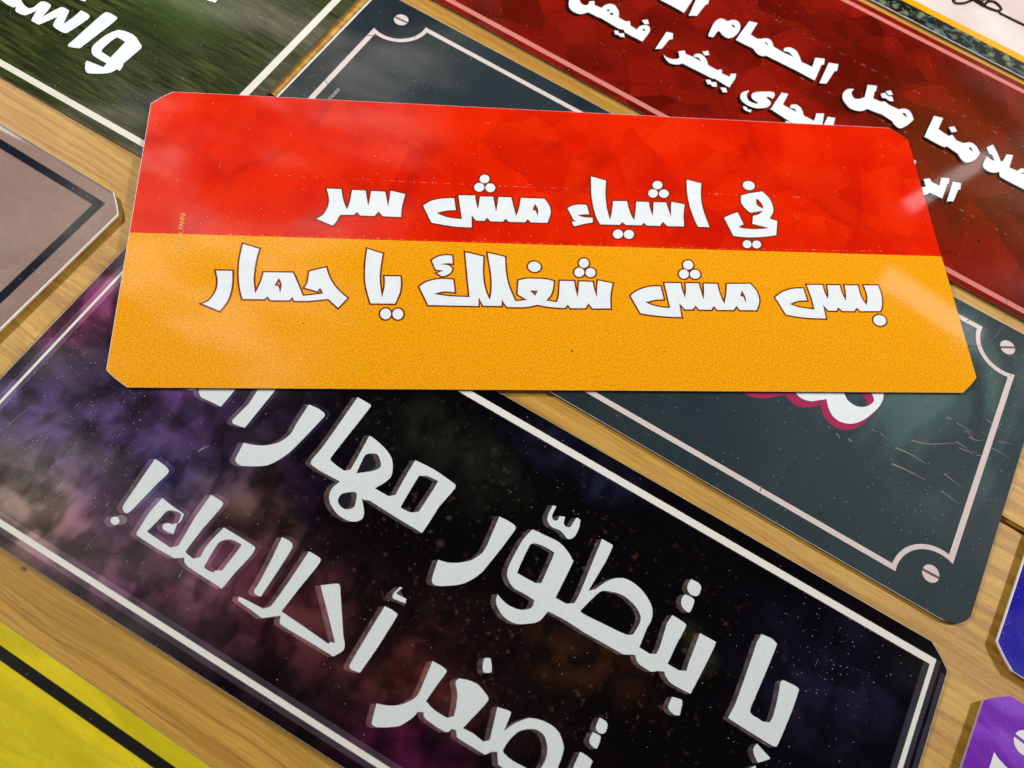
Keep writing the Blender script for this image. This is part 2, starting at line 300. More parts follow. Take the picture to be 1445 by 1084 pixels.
    'lower': '''10405,398 10627,325~ 10892,242 10878,181~ 10632,-57 10469,58~ 10366,214~
10583,-170 10861,-428 10430,-669 10446,-345
-9416,-1644 -9125,-1650~ -8860,-1707~ -8810,-1851~ -8865,-2189 -8961,-3183 -9016,-3375~ -9143,-3377~ -9259,-3280~ -9302,-2927~ -9374,-2154~
-9060,-3667~ -9034,-3724~ -9044,-3782~ -9087,-3828~ -9152,-3847~ -9220,-3836~ -9275,-3797~ -9301,-3741~ -9291,-3682~ -9248,-3636~ -9183,-3616~ -9114,-3628~
-8462,-2499 -7975,-2542~ -7664,-2555~ -7596,-2614~ -7561,-2793 -7588,-2893 -7647,-2658~ -7743,-2590~ -7977,-2648~ -8098,-2764~ -8124,-3051~ -8189,-3523 -7315,-3555 -7166,-3397 -7178,-3222~ -7280,-2498 -7314,-1679 -6971,-1676~ -6839,-1724~ -6822,-1926 -6878,-2630 -6882,-3329~ -6835,-3442~ -6556,-3476 -6416,-3332 -6466,-2997~ -6428,-2607 -6376,-2285 -5955,-2280~ -5315,-2287~ -5217,-2350~ -5195,-2561 -5294,-3239 -5328,-3715~ -5409,-3744~ -5677,-3746 -6432,-3741~ -6687,-3694~ -6792,-3577 -6967,-3701~ -7102,-3742~ -7675,-3763 -8273,-3758~ -8402,-3713~ -8430,-3566~ -8490,-3023~
-7923,-3116~ -7851,-3019~ -7707,-2985 -7611,-2865 -7500,-3191 -7768,-3228~ -7887,-3197~
-6168,-2614~ -5986,-2464 -5678,-2435~ -5618,-2530~ -5642,-3330 -5800,-3424 -5840,-3508~ -6106,-3527~ -6167,-3383~ -6227,-2814~
-4753,-1648 -4513,-1628~ -4351,-1676~ -4297,-1870~ -4261,-2617 -4245,-3377 -4415,-3399~ -4514,-3321~ -4526,-3052~ -4623,-2350
-3824,-1586 -3575,-1581~ -3382,-1617~ -3365,-1882 -3438,-2606 -3495,-3419 -2677,-3448 -1815,-3493 -1805,-3420 -1675,-3374 -2103,-2987~ -2956,-2241 -2597,-1968~ -2479,-1958~ -2343,-2116~ -1597,-3072 -1354,-3383~ -1507,-3706 -2209,-3711 -3209,-3729~ -3357,-3683~ -3441,-3522 -3854,-3852 -4245,-3821~ -4695,-3797~ -4760,-3738~ -4723,-3678~ -3983,-3621 -3846,-3471 -3821,-3224~ -3811,-2549
-1013,-1787 -780,-1768~ -573,-1783 -545,-1941~ -553,-2863 -606,-3692 -851,-3742~ -962,-3695~ -983,-3486~ -1004,-2671
-988,-1318 -930,-1087 -847,-1074 -922,-1279~ -850,-1308~ -584,-1286 -532,-1406 -931,-1471~
1019,-2391 1270,-2377~ 1485,-2402~ 1521,-2493~ 1468,-2891 1424,-3405 1755,-3484~ 2178,-3485 2320,-3352 2244,-3098~ 2095,-2786~ 1904,-2567~ 1915,-2421 2157,-2329~ 2466,-2281~ 2725,-2352~ 2925,-2438~ 2951,-2569~ 2851,-2967 2699,-3497 3031,-3467~ 3385,-3511 3519,-3376 3434,-3063~ 3279,-2526 3606,-2448~ 3696,-2468~ 3721,-2615~ 3757,-2985 3904,-2697~ 4083,-2463~ 4274,-2294~ 4678,-2179~ 5079,-2201~ 5387,-2416~ 5503,-2631~ 5555,-3085~ 5527,-3475~ 5351,-3708~ 5062,-3734 4158,-3817~ 3989,-3723~ 3862,-3537 3717,-3618 3596,-3773 2754,-3781~ 2641,-3722~ 2564,-3626 2432,-3666 2313,-3820~ 1661,-3804~ 1528,-3685 1376,-3754 1335,-3937~ 1216,-4180~ 1066,-4370~ 651,-4630~ 481,-4667~ 394,-4594~ 254,-4144 540,-4042~ 821,-3867~ 1025,-3633~ 1135,-3372~ 1091,-2924~
3979,-3419 4005,-3126~ 4126,-2794~ 4356,-2582~ 4575,-2487~ 4826,-2521~ 5032,-2721~ 5148,-3004~ 5108,-3383~ 4788,-3494 4346,-3523~ 4053,-3481~
2284,-1566 2401,-1491~ 2474,-1513~ 2620,-1710~ 2634,-1822~ 2470,-1916 2388,-1844~ 2314,-1699~
6006,-1298 6178,-1291~ 6294,-1351~ 6328,-1547~ 6262,-1645~ 6110,-1653~ 6017,-1562~
6005,-1748 6183,-1719~ 6278,-1754~ 6310,-1966 6289,-2076~ 6130,-2067~ 6023,-1986~
5926,-2375 6175,-2375~ 6343,-2419~ 6354,-2499~ 6365,-3177 5956,-3405''',
    'side': '''-1083,-1042 -609,-973 -613,-1096 -937,-1108 -1018,-1335 -1177,-1409 -1138,-1565 -526,-1493 -541,-1372''',
    'halo': '''-8891,-3536~ -8865,-3607~ -8890,-3685~ -8960,-3751~ -9055,-3785~ -9150,-3779~ -9220,-3735~ -9247,-3664~ -9222,-3586~ -9152,-3520~ -9057,-3486~ -8961,-3491~
-9078,-3711~ -9047,-3787~ -9069,-3869~ -9137,-3936~ -9233,-3969~ -9332,-3959~ -9407,-3910~ -9438,-3834~ -9417,-3752~ -9349,-3685~ -9252,-3652~ -9153,-3661~''',
    'scratch': '''-11169,-3831 -11169,-3584~ -11171,-3348 -11180,-3347 -11190,-3581~ -11202,-3826
-9655,-3522 -9674,-3444~ -9683,-3346 -9689,-3345 -9688,-3443~ -9677,-3523
-6563,-4104 -6591,-3964~ -6607,-3853 -6613,-3853 -6604,-3965~ -6584,-4105
-11043,-4177 -10923,-3723~ -10817,-3168 -10820,-3167 -10930,-3721~ -11054,-4174
-13735,-3102 -13671,-2583~ -13554,-2189 -13556,-2188 -13678,-2581~ -13747,-3099
-8470,-782 -8398,-623~ -8319,-471 -8327,-467 -8418,-612~ -8502,-766
-8449,-707 -8442,-617~ -8432,-498 -8437,-497 -8457,-614~ -8472,-701
-1312,1360 -1393,1508~ -1475,1657 -1478,1656 -1400,1505~ -1322,1355
-14201,-2296 -14196,-2081~ -14130,-1853 -14133,-1852 -14204,-2078~ -14215,-2293
-9304,-4843 -9326,-4493~ -9279,-4281 -9281,-4281 -9331,-4493~ -9313,-4842''',
  },
  'green': {
    'text': '''8673,-1809 8916,-1703~ 9360,-1671~ 9759,-1855~ 9923,-1954~ 9950,-2154~ 9919,-3006 9984,-3065 10048,-3323 9907,-3349 9816,-3626~ 9471,-3920~ 9200,-4075~ 9015,-3986~ 8828,-3769~ 8792,-3632 9464,-3530 9429,-3329 8846,-3314~ 8591,-3156~ 8474,-2879~ 8506,-2268~
8922,-2107 9288,-2116 9361,-3022 8911,-2993 8858,-2814~ 8862,-2299~
7780,-1344 7976,-1311~ 8259,-1328 8304,-1634~ 8194,-3319 7848,-3487~ 7738,-3424~ 7737,-3170 7708,-1589~
6971,-1839 7241,-1826~ 7424,-1878 7458,-2080~ 7359,-2863~ 7279,-3056~ 7005,-3090~ 6717,-3046~ 6595,-2876~ 6516,-2598 6288,-3218~ 6225,-3302 5898,-3309 5741,-2917~ 5719,-2768 5602,-3135~ 5489,-3257~ 5243,-3292~ 5095,-3253~ 5006,-3093 4927,-3191 4659,-3204 4275,-3152 3946,-2979 4611,-2474 5008,-2787~ 5379,-2887~ 5505,-2716~ 5509,-2408~ 5623,-2284~ 5892,-2271~ 5997,-2421~ 6082,-2924 6249,-2231~ 6364,-2106~ 6616,-2106~ 6699,-2234~ 6922,-2743 6973,-2292~
6542,-1471 6366,-1138 6640,-929 6790,-1400
10305,1382 10218,1647 10592,1931 10685,1471''',
  },
  'red': {
    'upper': '''-2228,839 -2079,894~ -1907,899~ -1721,1130~ -1505,1168~ -1327,1004~ -1241,642~ -1306,209~ -1491,-18~ -1732,7~ -1951,109~ -2016,-1~ -2020,-367 -2224,-458 -2277,-245~ -2348,469~
-1691,807 -1570,859~ -1447,739 -1569,730~
-1103,1507 -755,1639 -742,815 -359,796~ -93,1044~ 151,1079~ 395,802 908,777 1346,820 1068,941~ 868,872~ 829,1035~ 1005,1229~ 1288,1236~ 1549,1017~ 1765,767 2257,811 2170,1383 2537,1605 2641,1269 2554,1202 2631,158 1841,168 330,127 164,-17~ -66,-10~ -303,141 -1037,121~ -1137,255~
-67,784 25,838~ 179,704 38,739
2778,1497 3170,1688 3258,1284 3170,1217 3129,316 2860,145
-5210,412 -4836,132 -4374,145 -3688,115 -3717,970 -3847,1491
-3644,1562 -3598,1152 -3443,90 -3146,322 -3118,1193 -3047,1267 -3213,1903
4678,1395 5047,1605 5120,1276 5068,1237 5152,825 5505,853 5653,992 5844,918 6295,944 6516,1156~ 6782,1148~ 7052,837 6919,370~ 6718,12~ 6454,26~ 6273,168 5730,227 5614,187~ 5148,118 4906,-201~ 4493,-322~ 4071,-77~ 3945,252~ 4015,590~ 4255,798 4240,521~ 4415,321~ 4622,382~ 4814,667
6495,841 6633,915~ 6769,747 6650,770~
5486,1551 5650,1742 5809,1574 5663,1426
5341,1270 5486,1456 5658,1346 5820,1449 5965,1263 5830,1143 5615,1190 5476,1115
7749,1586 8129,1727 8139,995 8651,915 8758,1085 9009,905 9318,950 9569,1180~ 9836,1149~ 10105,897 10022,435~ 9786,61~ 9538,40~ 9280,251 8737,346 8619,214~ 7841,229~ 7756,348~
9570,864 9679,926~ 9825,764 9689,790
8496,1396 8695,1589 8884,1406 8690,1199
10261,1347 10451,1690 10719,1405 11011,1006 11086,1122~ 11118,1542 11384,1686 11421,941 11889,978 12762,950 12973,162 12298,205 11309,202~ 11170,310~ 11109,445 10926,253~ 10647,171~ 10406,326~ 10408,902 10621,845~ 10787,874 10576,1147 10478,1106
11789,1026 11905,1231 12282,1443 12475,1371 12061,1061~ 11832,949''',
    'lower': '''-8141,-2168 -7969,-2637~ -7703,-2856~ -7315,-2824~ -7086,-2501 -6574,-2483 -6477,-2450 -5581,-2511 -5366,-2428 -5284,-2531 -4426,-2532 -4421,-1863~ -4534,-1614~ -4728,-1596~ -4904,-1817~ -4915,-2078 -5249,-2043 -5394,-1817 -5522,-1960 -5879,-1941 -6037,-1637~ -6321,-1429~ -6534,-1466~ -6687,-1673~ -6729,-1922 -7056,-1963 -7171,-1750 -7339,-1926 -7297,-2110~ -7424,-2252~ -7628,-2197~ -7855,-1943
-6517,-1884 -6430,-1773 -6362,-1848 -6434,-1931
-6314,-1939 -6211,-1859 -6118,-1958 -6229,-2044
-4752,-1867 -4660,-1821 -4599,-1942 -4687,-1960
-4984,-1455 -4810,-1261 -4643,-1445 -4791,-1585
-5698,-2726 -5539,-2645 -5457,-2748 -5273,-2606 -5152,-2786 -5303,-2878 -5437,-2841 -5558,-2884
-3826,-1385 -3553,-1275 -3422,-1592 -3529,-1699 -3570,-2367 -3788,-2558
-3363,-2616 -3167,-2669~ -2877,-2569~ -2735,-2339~ -2920,-2073 -2729,-1845 -2593,-1986 -2217,-1944 -1861,-1956 -2072,-1833~ -2244,-1923~ -2255,-1744~ -2047,-1585~ -1773,-1686~ -1537,-1952 -1080,-1967 -1007,-1832 -918,-1844 -870,-2008 -498,-1966 -544,-1801 -349,-1637 -270,-1913 -278,-2513 -971,-2459 -1085,-2514 -1583,-2525 -2489,-2556 -2625,-2740~ -2900,-2869~ -3164,-2789~
-2068,-1420 -1879,-1217 -1732,-1410 -1894,-1549
-1278,-2754 -1113,-2630 -1018,-2716 -852,-2591 -730,-2797 -874,-2906 -1010,-2852 -1121,-2912
-587,-2745 -393,-2623 -241,-2798 -398,-2916
495,-2127 503,-2434~ 727,-2655~ 1061,-2599 1077,-2509 780,-2460~ 669,-2271~ 764,-2043~ 1086,-1762~ 1393,-1572~ 1510,-1719~ 1495,-1941 1326,-1935~ 1229,-2031 1490,-2124~ 1544,-2316~ 1435,-2574~ 1108,-2833~ 755,-2904~ 445,-2827~ 305,-2661~ 305,-2387~
615,-3085 752,-3021 844,-3106 1001,-3027 1015,-3184 861,-3207 720,-3198
1695,-1368 1957,-1266 1992,-1943 2330,-1962 2654,-1951 2477,-1852~ 2310,-1914~ 2298,-1753~ 2454,-1598~ 2717,-1634~ 2979,-1940 3443,-1940 3374,-1493 3657,-1306 3808,-1898 3888,-2442 3447,-2692 1760,-2501~ 1665,-2380~
3847,-1373 4142,-1216 4210,-1601 4224,-2195 3888,-2442
2418,-2699 2575,-2620 2793,-2685 2585,-2839
8438,-1953 8648,-1732 8764,-1864 9129,-1864 9068,-1412 9362,-1230 9421,-1509 9369,-1546 9429,-2396 8887,-2429 8723,-2701~ 8501,-2802 8255,-2577 8608,-2295~ 8619,-2201
9548,-1301 9868,-1159 9947,-1480 9867,-1566 9871,-2251 9630,-2424
7712,-1239 7858,-1222 7913,-1510 7618,-1723 7511,-1414''',
  },
  'teal': {
    'text': '''6905,-926 7131,-1260 7345,-1334~ 7685,-1263~ 7966,-1039~ 8172,-855 8340,-1115~ 8581,-1327~ 8880,-1395~ 9242,-1268~ 9543,-972~ 9786,-504~ 9942,-35~ 9964,299~ 9906,530 9597,818
8597,-19 8648,-281 8855,-468~ 9150,-517~ 9393,-429~ 9597,-230~ 9693,18~ 9647,148~ 9510,275 9349,467''',
    'shade': '''5370,-1920 5530,-2292 5800,-2276~ 6224,-2082~ 6561,-1786~ 6791,-1559 7058,-1650~ 7352,-1697~ 7664,-1560~ 7904,-1353~ 8068,-1185 8271,-1473~ 8618,-1666~ 8981,-1666~ 9248,-1531~ 9546,-1229~ 9735,-745~ 9942,-167 9926,274 9597,818
8373,-164 8648,-281 8855,-468~ 9150,-517~ 9393,-429~ 9578,-279 9468,-127~ 9191,69 8935,199''',
    'scratch': '''11382,-670 12010,-420~ 12817,157 12812,171 12000,-383~ 11373,-608
10962,-1255 11497,-1167~ 12113,-1184 12116,-1166 11501,-1122~ 10964,-1184
11038,-1886 11615,-1799~ 12255,-1766 12257,-1748 11618,-1755~ 11041,-1816
12239,916 12816,909~ 13351,877 13354,890 12822,942~ 12247,969
12797,187 13127,191~ 13551,40 13555,51 13135,218~ 12804,232
14192,1072 14484,1210~ 14749,1276 14749,1286 14482,1232~ 14187,1107
14013,691 14383,718~ 14765,699 14767,708 14387,741~ 14017,728
13621,122 13948,283~ 14215,331 14216,340 13947,305~ 13616,157
12782,-1188 13099,-1241~ 13489,-1298 13491,-1288 13106,-1215~ 12794,-1146
12892,-1838 13206,-1888~ 13592,-1942 13595,-1929 13214,-1858~ 12905,-1789
12986,38 13304,86~ 13672,274 13670,284 13302,113~ 12988,82
13178,640 13461,665~ 13692,854 13688,865 13458,696~ 13184,692
10312,-1014 10424,-1043~ 10573,-1048 10575,-1036 10432,-1012~ 10328,-965
8937,-1932 9009,-1940~ 9094,-1937 9098,-1916 9022,-1888~ 8964,-1850
9379,-1861 9457,-1879~ 9546,-1862 9548,-1841 9469,-1826~ 9411,-1781
8581,-1831 8632,-1830~ 8707,-1859 8713,-1846 8644,-1796~ 8593,-1775
9999,-1055 10071,-1055~ 10165,-1040 10166,-1027 10075,-1023~ 10009,-1004
13548,1649 13937,1628~ 14291,1563 14294,1572 13943,1652~ 13555,1687
12419,919 12513,898~ 12624,935 12623,952 12520,940~ 12442,985
12989,800 13189,771~ 13364,671 13369,680 13198,794~ 12998,837
14552,79 14620,54~ 14686,38 14690,49 14631,80~ 14570,121''',
    'faint': '''-14672,282 -14458,593~ -14260,968 -14265,972 -14472,605~ -14693,302
-14540,1069 -14419,1060~ -14244,1015 -14244,1027 -14419,1090~ -14545,1119
13532,4716 13781,4717~ 14069,4720 14072,4737 13787,4759~ 13542,4782
12408,4118 12576,4110~ 12818,4127 12818,4135 12579,4131~ 12413,4151''',
    'crack': '''-14018,3506 -13885,3599~ -13688,3725 -13708,3757 -13904,3631~ -14038,3538
-14027,655 -13906,600~ -13770,521 -13761,549 -13900,629~ -14022,685
-12749,4264 -12703,4322~ -12638,4394 -12662,4423 -12727,4350~ -12773,4291
-12522,4625 -12438,4584~ -12373,4575 -12377,4611 -12436,4618~ -12516,4658
7386,-5053 7383,-5149~ 7377,-5271 7412,-5269 7417,-5147~ 7421,-5050
11809,5362 11775,5274~ 11734,5213 11757,5187 11802,5254~ 11838,5346
13910,3935~ 13911,3920~ 13904,3906~ 13893,3895~ 13880,3890~ 13869,3894~ 13863,3904~ 13863,3918~ 13869,3933~ 13880,3944~ 13893,3948~ 13904,3945~''',
  },
  'white': {
    'text': '''5960,-3150 6088,-3445~ 6260,-3603~ 6519,-3475~ 6755,-3219~ 6946,-2880~ 7153,-2670~ 7315,-2708~ 7524,-2818 7563,-2641 7343,-2526~ 7122,-2490~ 6870,-2738~ 6677,-3082~ 6467,-3310~ 6263,-3419~ 6172,-3316~ 6058,-3047
7361,-2703 7447,-2369~ 7642,-2309 7623,-2158 7384,-2253~ 7272,-2644
7594,-2713 7623,-2483~ 7766,-2307~ 7971,-2296~ 8166,-2401~ 8224,-2428~ 8170,-2544~ 7952,-2627~ 7673,-2665~ 7379,-2667~ 7070,-2630~ 6758,-2594 6748,-2798 7059,-2834~ 7372,-2870~ 7675,-2868~ 7969,-2828~ 8232,-2719~ 8352,-2415~ 8223,-2214~ 7992,-2092~ 7726,-2113~ 7518,-2367~ 7469,-2671
8173,-2559 8263,-2795~ 8612,-2817~ 9088,-2814~ 9526,-2792~ 10202,-2769~ 10870,-2615 10862,-2431 10200,-2585~ 9530,-2607~ 9091,-2628~ 8618,-2631~ 8303,-2618~ 8280,-2475
6214,-2682 6167,-3097~ 6109,-3471 6223,-3515 6283,-3135~ 6330,-2715''',
  },
}


# ------------------------------------------------------------------ geometry helpers (everything in millimetres, signs 300 x 119.3)
HW, HH = 150.0, 59.65


def expand(pts, sub=4):
    """control points (x, y, smooth) -> polyline; smooth points are joined by Catmull-Rom curves"""
    n = len(pts)
    out = []
    for i in range(n):
        p1, p2 = pts[i], pts[(i + 1) % n]
        out.append((p1[0], p1[1]))
        if not (p1[2] or p2[2]):
            continue
        p0 = pts[i - 1] if p1[2] else p1
        p3 = pts[(i + 2) % n] if p2[2] else p2
        for k in range(1, sub):
            t = k / sub
            q = []
            for a in (0, 1):
                q.append(0.5 * (2 * p1[a] + (p2[a] - p0[a]) * t + (2 * p0[a] - 5 * p1[a] + 4 * p2[a] - p3[a]) * t * t
                                + (-p0[a] + 3 * p1[a] - 3 * p2[a] + p3[a]) * t ** 3))
            out.append(tuple(q))
    return out


def contours(text):
    res = []
    for line in text.strip().split('\n'):
        pts = []
        for tok in line.split():
            sm = tok.endswith('~')
            x, y = tok.rstrip('~').split(',')
            pts.append((int(x) / 100.0, int(y) / 100.0, sm))
        res.append(clean(expand(pts)))
    return res


def clean(poly):
    out = []
    for p in poly:
        if not out or math.hypot(p[0] - out[-1][0], p[1] - out[-1][1]) > 0.02:
            out.append(p)
    if math.hypot(out[0][0] - out[-1][0], out[0][1] - out[-1][1]) <= 0.02:
        out.pop()
    return out


def area(p):
    a = np.asarray(p)
    return 0.5 * float(np.sum(a[:, 0] * np.roll(a[:, 1], -1) - np.roll(a[:, 0], -1) * a[:, 1]))


def winding(polys, pts):
    """winding number of every point around the whole set of polygons"""
    w_ = np.zeros(len(pts), int)
    P = np.asarray(pts)
    for poly in polys:
        a = np.asarray(poly)
        b = np.roll(a, -1, 0)
        for (x0, y0), (x1, y1) in zip(a, b):
            side = (x1 - x0) * (P[:, 1] - y0) - (P[:, 0] - x0) * (y1 - y0)
            w_ += ((y0 <= P[:, 1]) & (y1 > P[:, 1]) & (side > 0)).astype(int)
            w_ -= ((y0 > P[:, 1]) & (y1 <= P[:, 1]) & (side < 0)).astype(int)
    return w_


def orient(polys):
    """outer outlines counter-clockwise, holes clockwise"""
    res = []
    for i, p in enumerate(polys):
        inside = 0
        for j, q in enumerate(polys):
            if i != j and abs(area(q)) > abs(area(p)) and winding([q], [p[0]])[0] != 0:
                inside += 1
        want = 1 if inside % 2 == 0 else -1
        res.append(p if area(p) * want > 0 else p[::-1])
    return res


def fill(polys, grid=0.0):
    """triangulate the union of the polygons (winding > 0), optionally with inner grid points"""
    vs, es = [], []
    for p in polys:
        k = len(vs)
        vs += [Vector(q) for q in p]
        es += [(k + i, k + (i + 1) % len(p)) for i in range(len(p))]
    if grid:
        a = np.asarray([v[:] for v in vs])
        lo, hi = a.min(0), a.max(0)
        g = [(x, y) for x in np.arange(lo[0] + grid * .51, hi[0], grid) for y in np.arange(lo[1] + grid * .51, hi[1], grid)]
        if g:
            keep = winding(polys, g) > 0
            vs += [Vector(q) for q, k in zip(g, keep) if k]
    v, _, f, _, _, _ = delaunay_2d_cdt(vs, es, [], 0, 1e-4)
    v = np.asarray([q[:] for q in v])
    f = np.asarray([list(t)[:3] for t in f if len(t) == 3])
    c = v[f].mean(1)
    f = f[winding(polys, c) > 0]
    a = v[f]
    cr = (a[:, 1, 0] - a[:, 0, 0]) * (a[:, 2, 1] - a[:, 0, 1]) - (a[:, 1, 1] - a[:, 0, 1]) * (a[:, 2, 0] - a[:, 0, 0])
    f = f[np.abs(cr) > 1e-6]
    cr = cr[np.abs(cr) > 1e-6]
    f[cr < 0] = f[cr < 0][:, ::-1]
    return v, f


def sweep(polys, d):
    """area covered when the polygons are dragged along d"""
    res = list(polys) + [[(x + d[0], y + d[1]) for x, y in p] for p in polys]
    for p in polys:
        for i in range(len(p)):
            a, b = p[i], p[(i + 1) % len(p)]
            q = [a, b, (b[0] + d[0], b[1] + d[1]), (a[0] + d[0], a[1] + d[1])]
            if abs(area(q)) < 1e-4:
                continue
            res.append(q if area(q) > 0 else q[::-1])
    return res


def grow(polys, d):
    """mitred offset, kept together with the original"""
    res = list(polys)
    for p in polys:
        a = np.asarray(p)
        e = np.roll(a, -1, 0) - a
        e /= np.linalg.norm(e, axis=1)[:, None]
        nrm = np.stack([e[:, 1], -e[:, 0]], 1)
        n0 = np.roll(nrm, 1, 0)
        m = nrm + n0
        k = 2.0 / np.maximum((m * m).sum(1), 0.35)
        res.append([tuple(q) for q in a + m * (k * d)[:, None]])
    return res


def rect(x0, y0, x1, y1):
    return [(x0, y0), (x1, y0), (x1, y1), (x0, y1)]


def plate_outline(inset=0.0, round_=False, cx=7.2, cy=6.0):
    """the sign's outline: a rectangle with clipped corners"""
    a, b = HW - inset, HH - inset
    out = []
    for sx_, sy_ in ((1, -1), (1, 1), (-1, 1), (-1, -1)):
        p, q = (sx_ * (a - cx), sy_ * b), (sx_ * a, sy_ * (b - cy))
        if sx_ * sy_ > 0:
            p, q = q, p
        cor = (sx_ * a, sy_ * b)
        if round_:
            for i in range(7):
                t = i / 6
                out.append(tuple((1 - t) ** 2 * p[k] + 2 * t * (1 - t) * (0.62 * cor[k] + 0.19 * (p[k] + q[k])) + t * t * q[k] for k in (0, 1)))
        else:
            for i in range(5):     # clipped corner, its two ends eased
                t = i / 4
                e = 0.16 * math.sin(math.pi * t)
                out.append(tuple((1 - t) * p[k] + t * q[k] + e * 0.35 * (cor[k] - 0.5 * (p[k] + q[k])) for k in (0, 1)))
    return clean(out)


def notched(x, y, c, r):
    """rectangle +-x, +-y whose corners are cut by circles round (+-c) of radius r"""
    out = []
    dx = math.sqrt(max(r * r - (y - c[1]) ** 2, 0))
    dy = math.sqrt(max(r * r - (x - c[0]) ** 2, 0))
    for sx_, sy_ in ((1, -1), (1, 1), (-1, 1), (-1, -1)):
        a0 = math.atan2(y - c[1], -dx)
        a1 = math.atan2(-dy, x - c[0])
        if a0 < 0:
            a0 += 2 * math.pi
        if a1 < 0:
            a1 += 2 * math.pi
        arc = [(c[0] + r * math.cos(a0 + (a1 - a0) * i / 14), c[1] + r * math.sin(a0 + (a1 - a0) * i / 14)) for i in range(15)]
        arc = [(sx_ * p, sy_ * q) for p, q in arc]      # runs from the long side to the short side
        if sx_ * sy_ > 0:
            arc = arc[::-1]
        out += arc
    return out


def circle(cx_, cy_, r, n=28):
    return [(cx_ + r * math.cos(i * 2 * math.pi / n), cy_ + r * math.sin(i * 2 * math.pi / n)) for i in range(n)]


def spin(poly, c, deg):
    k = math.radians(deg)
    return [(c[0] + (x - c[0]) * math.cos(k) - (y - c[1]) * math.sin(k), c[1] + (x - c[0]) * math.sin(k) + (y - c[1]) * math.cos(k)) for x, y in poly]


def link_mesh(name, verts, faces, mat, parent=None):
    me = bpy.data.meshes.new(name)
    me.from_pydata([tuple(v) for v in verts], [], [list(map(int, f)) for f in faces])
    me.materials.append(mat)
    me.update()
    o = bpy.data.objects.new(name, me)
    scene.collection.objects.link(o)
    if parent is not None:
        o.parent = parent
    return o


class Sign:
    """one printed plate: an Empty at its middle, the plate and the printed layers as its parts"""
    def __init__(self, label, loc_mm, deg, z_mm, lift=0.0):
        self.root = bpy.data.objects.new('printed_sign', None)
        scene.collection.objects.link(self.root)
        self.root.empty_display_size = 0.02
        self.root.location = (loc_mm[0] / 1000, loc_mm[1] / 1000, z_mm / 1000)
        self.root.rotation_euler = (0, 0, math.radians(deg))
        self.root['label'] = label
        self.root['category'] = 'sign'
        self.root['group'] = 'printed signs laid out on the wooden table'
        self.lift = lift

    def bend(self, v, z):
        x = v[:, 0]
        zz = z + self.lift * (x / 150.0) ** 2
        return np.column_stack([v, zz]) / 1000.0

    def sheet(self, name, polys, mat, z, grid=0.0, parent=None):
        v, f = fill(polys, grid)
        return link_mesh(name, self.bend(v, z), f, mat, parent or self.root)

    def plate(self, edge_mat, round_=False, thick=0.95, rim_mat=None):
        out = plate_outline(0.0, round_)
        v, f = fill([out], 12.0)
        n = len(v)
        top = self.bend(v, -0.02)
        bot = self.bend(v, -thick)
        # rim from the outline itself
        idx = {}
        for i, q in enumerate(v):
            idx[(round(q[0], 3), round(q[1], 3))] = i
        ring = [idx[(round(x, 3), round(y, 3))] for x, y in out if (round(x, 3), round(y, 3)) in idx]
        faces = [list(t) for t in f] + [[c + n for c in t][::-1] for t in f]
        for i in range(len(ring)):
            a, b = ring[i], ring[(i + 1) % len(ring)]
            faces.append([a + n, b + n, b, a])
        o = link_mesh('plate', np.vstack([top, bot]), faces, edge_mat, self.root)
        if rim_mat:
            o.data.materials.append(rim_mat)
            for p in o.data.polygons[2 * len(f):]:
                p.material_index = 1
        return o

    def face(self, mat, inset=0.15, shift=(0, 0), round_=False, z=0.0):
        out = [(x + shift[0], y + shift[1]) for x, y in plate_outline(inset, round_)]
        return self.sheet('printed_face', [out], mat, z, 12.0)

    def frame(self, outer, inner, mat, z=0.06, name='border'):
        return self.sheet(name, orient([outer, inner]), mat, z, 12.0 if self.lift else 0.0)

    def screw(self, cx_, cy_, deg, mat, slot_mat, r=2.95):
        s = self.sheet('screw_print', [circle(cx_, cy_, r)], mat, 0.06)
        self.sheet('slot', [spin(rect(cx_ - r * 1.0, cy_ - 0.45, cx_ + r * 1.0, cy_ + 0.45), (cx_, cy_), deg)], slot_mat, 0.08, parent=s)

    def words(self, text, x, y, cap, deg, mat, z=0.1, name='signature'):
        c = bpy.data.curves.new(name, 'FONT')
        c.body = text
        c.align_x, c.align_y = 'CENTER', 'CENTER'
        c.size = cap / 0.7 / 1000
        c.resolution_u = 2
        o = bpy.data.objects.new(name, c)
        scene.collection.objects.link(o)
        dg = bpy.context.evaluated_depsgraph_get()
        me = bpy.data.meshes.new_from_object(o.evaluated_get(dg))
        bpy.data.objects.remove(o)
        me.name = name
        me.materials.clear()
        me.materials.append(mat)
        o = bpy.data.objects.new(name, me)
        scene.collection.objects.link(o)
        o.parent = self.root
        o.location = (x / 1000, y / 1000, z / 1000)
        o.rotation_euler = (0, 0, math.radians(deg))
        return o

    def flecks(self, rows, mat, seed, gap=1.6, size=0.13):
        """rows of tiny pale misprint dots"""
        rnd = random.Random(seed)
        vs, fs = [], []
        for (x0, y0), (x1, y1) in rows:
            x = x0
            while x < x1:
                run = rnd.randint(1, 5)
                for _ in range(run):
                    s = size * rnd.uniform(0.35, 1.0)
                    yy = y0 + (y1 - y0) * (x - x0) / (x1 - x0) + rnd.gauss(0, 0.08)
                    k = len(vs)
                    vs += [(x, yy), (x + s * 1.3, yy), (x + s * 1.3, yy + s), (x, yy + s)]
                    fs.append((k, k + 1, k + 2, k + 3))
                    x += rnd.uniform(0.35, 0.9)
                x += rnd.uniform(0.3, 1.0) * gap * 2
        o = link_mesh('misprint_dots', self.bend(np.asarray(vs), 0.05), fs, mat, self.root)
        o['kind'] = 'stuff'
        return o

    def each(self, name, polys, mat, z):
        """small separate marks, every one a part of its own"""
        for p in polys:
            self.sheet(name, orient([p]), mat, z)


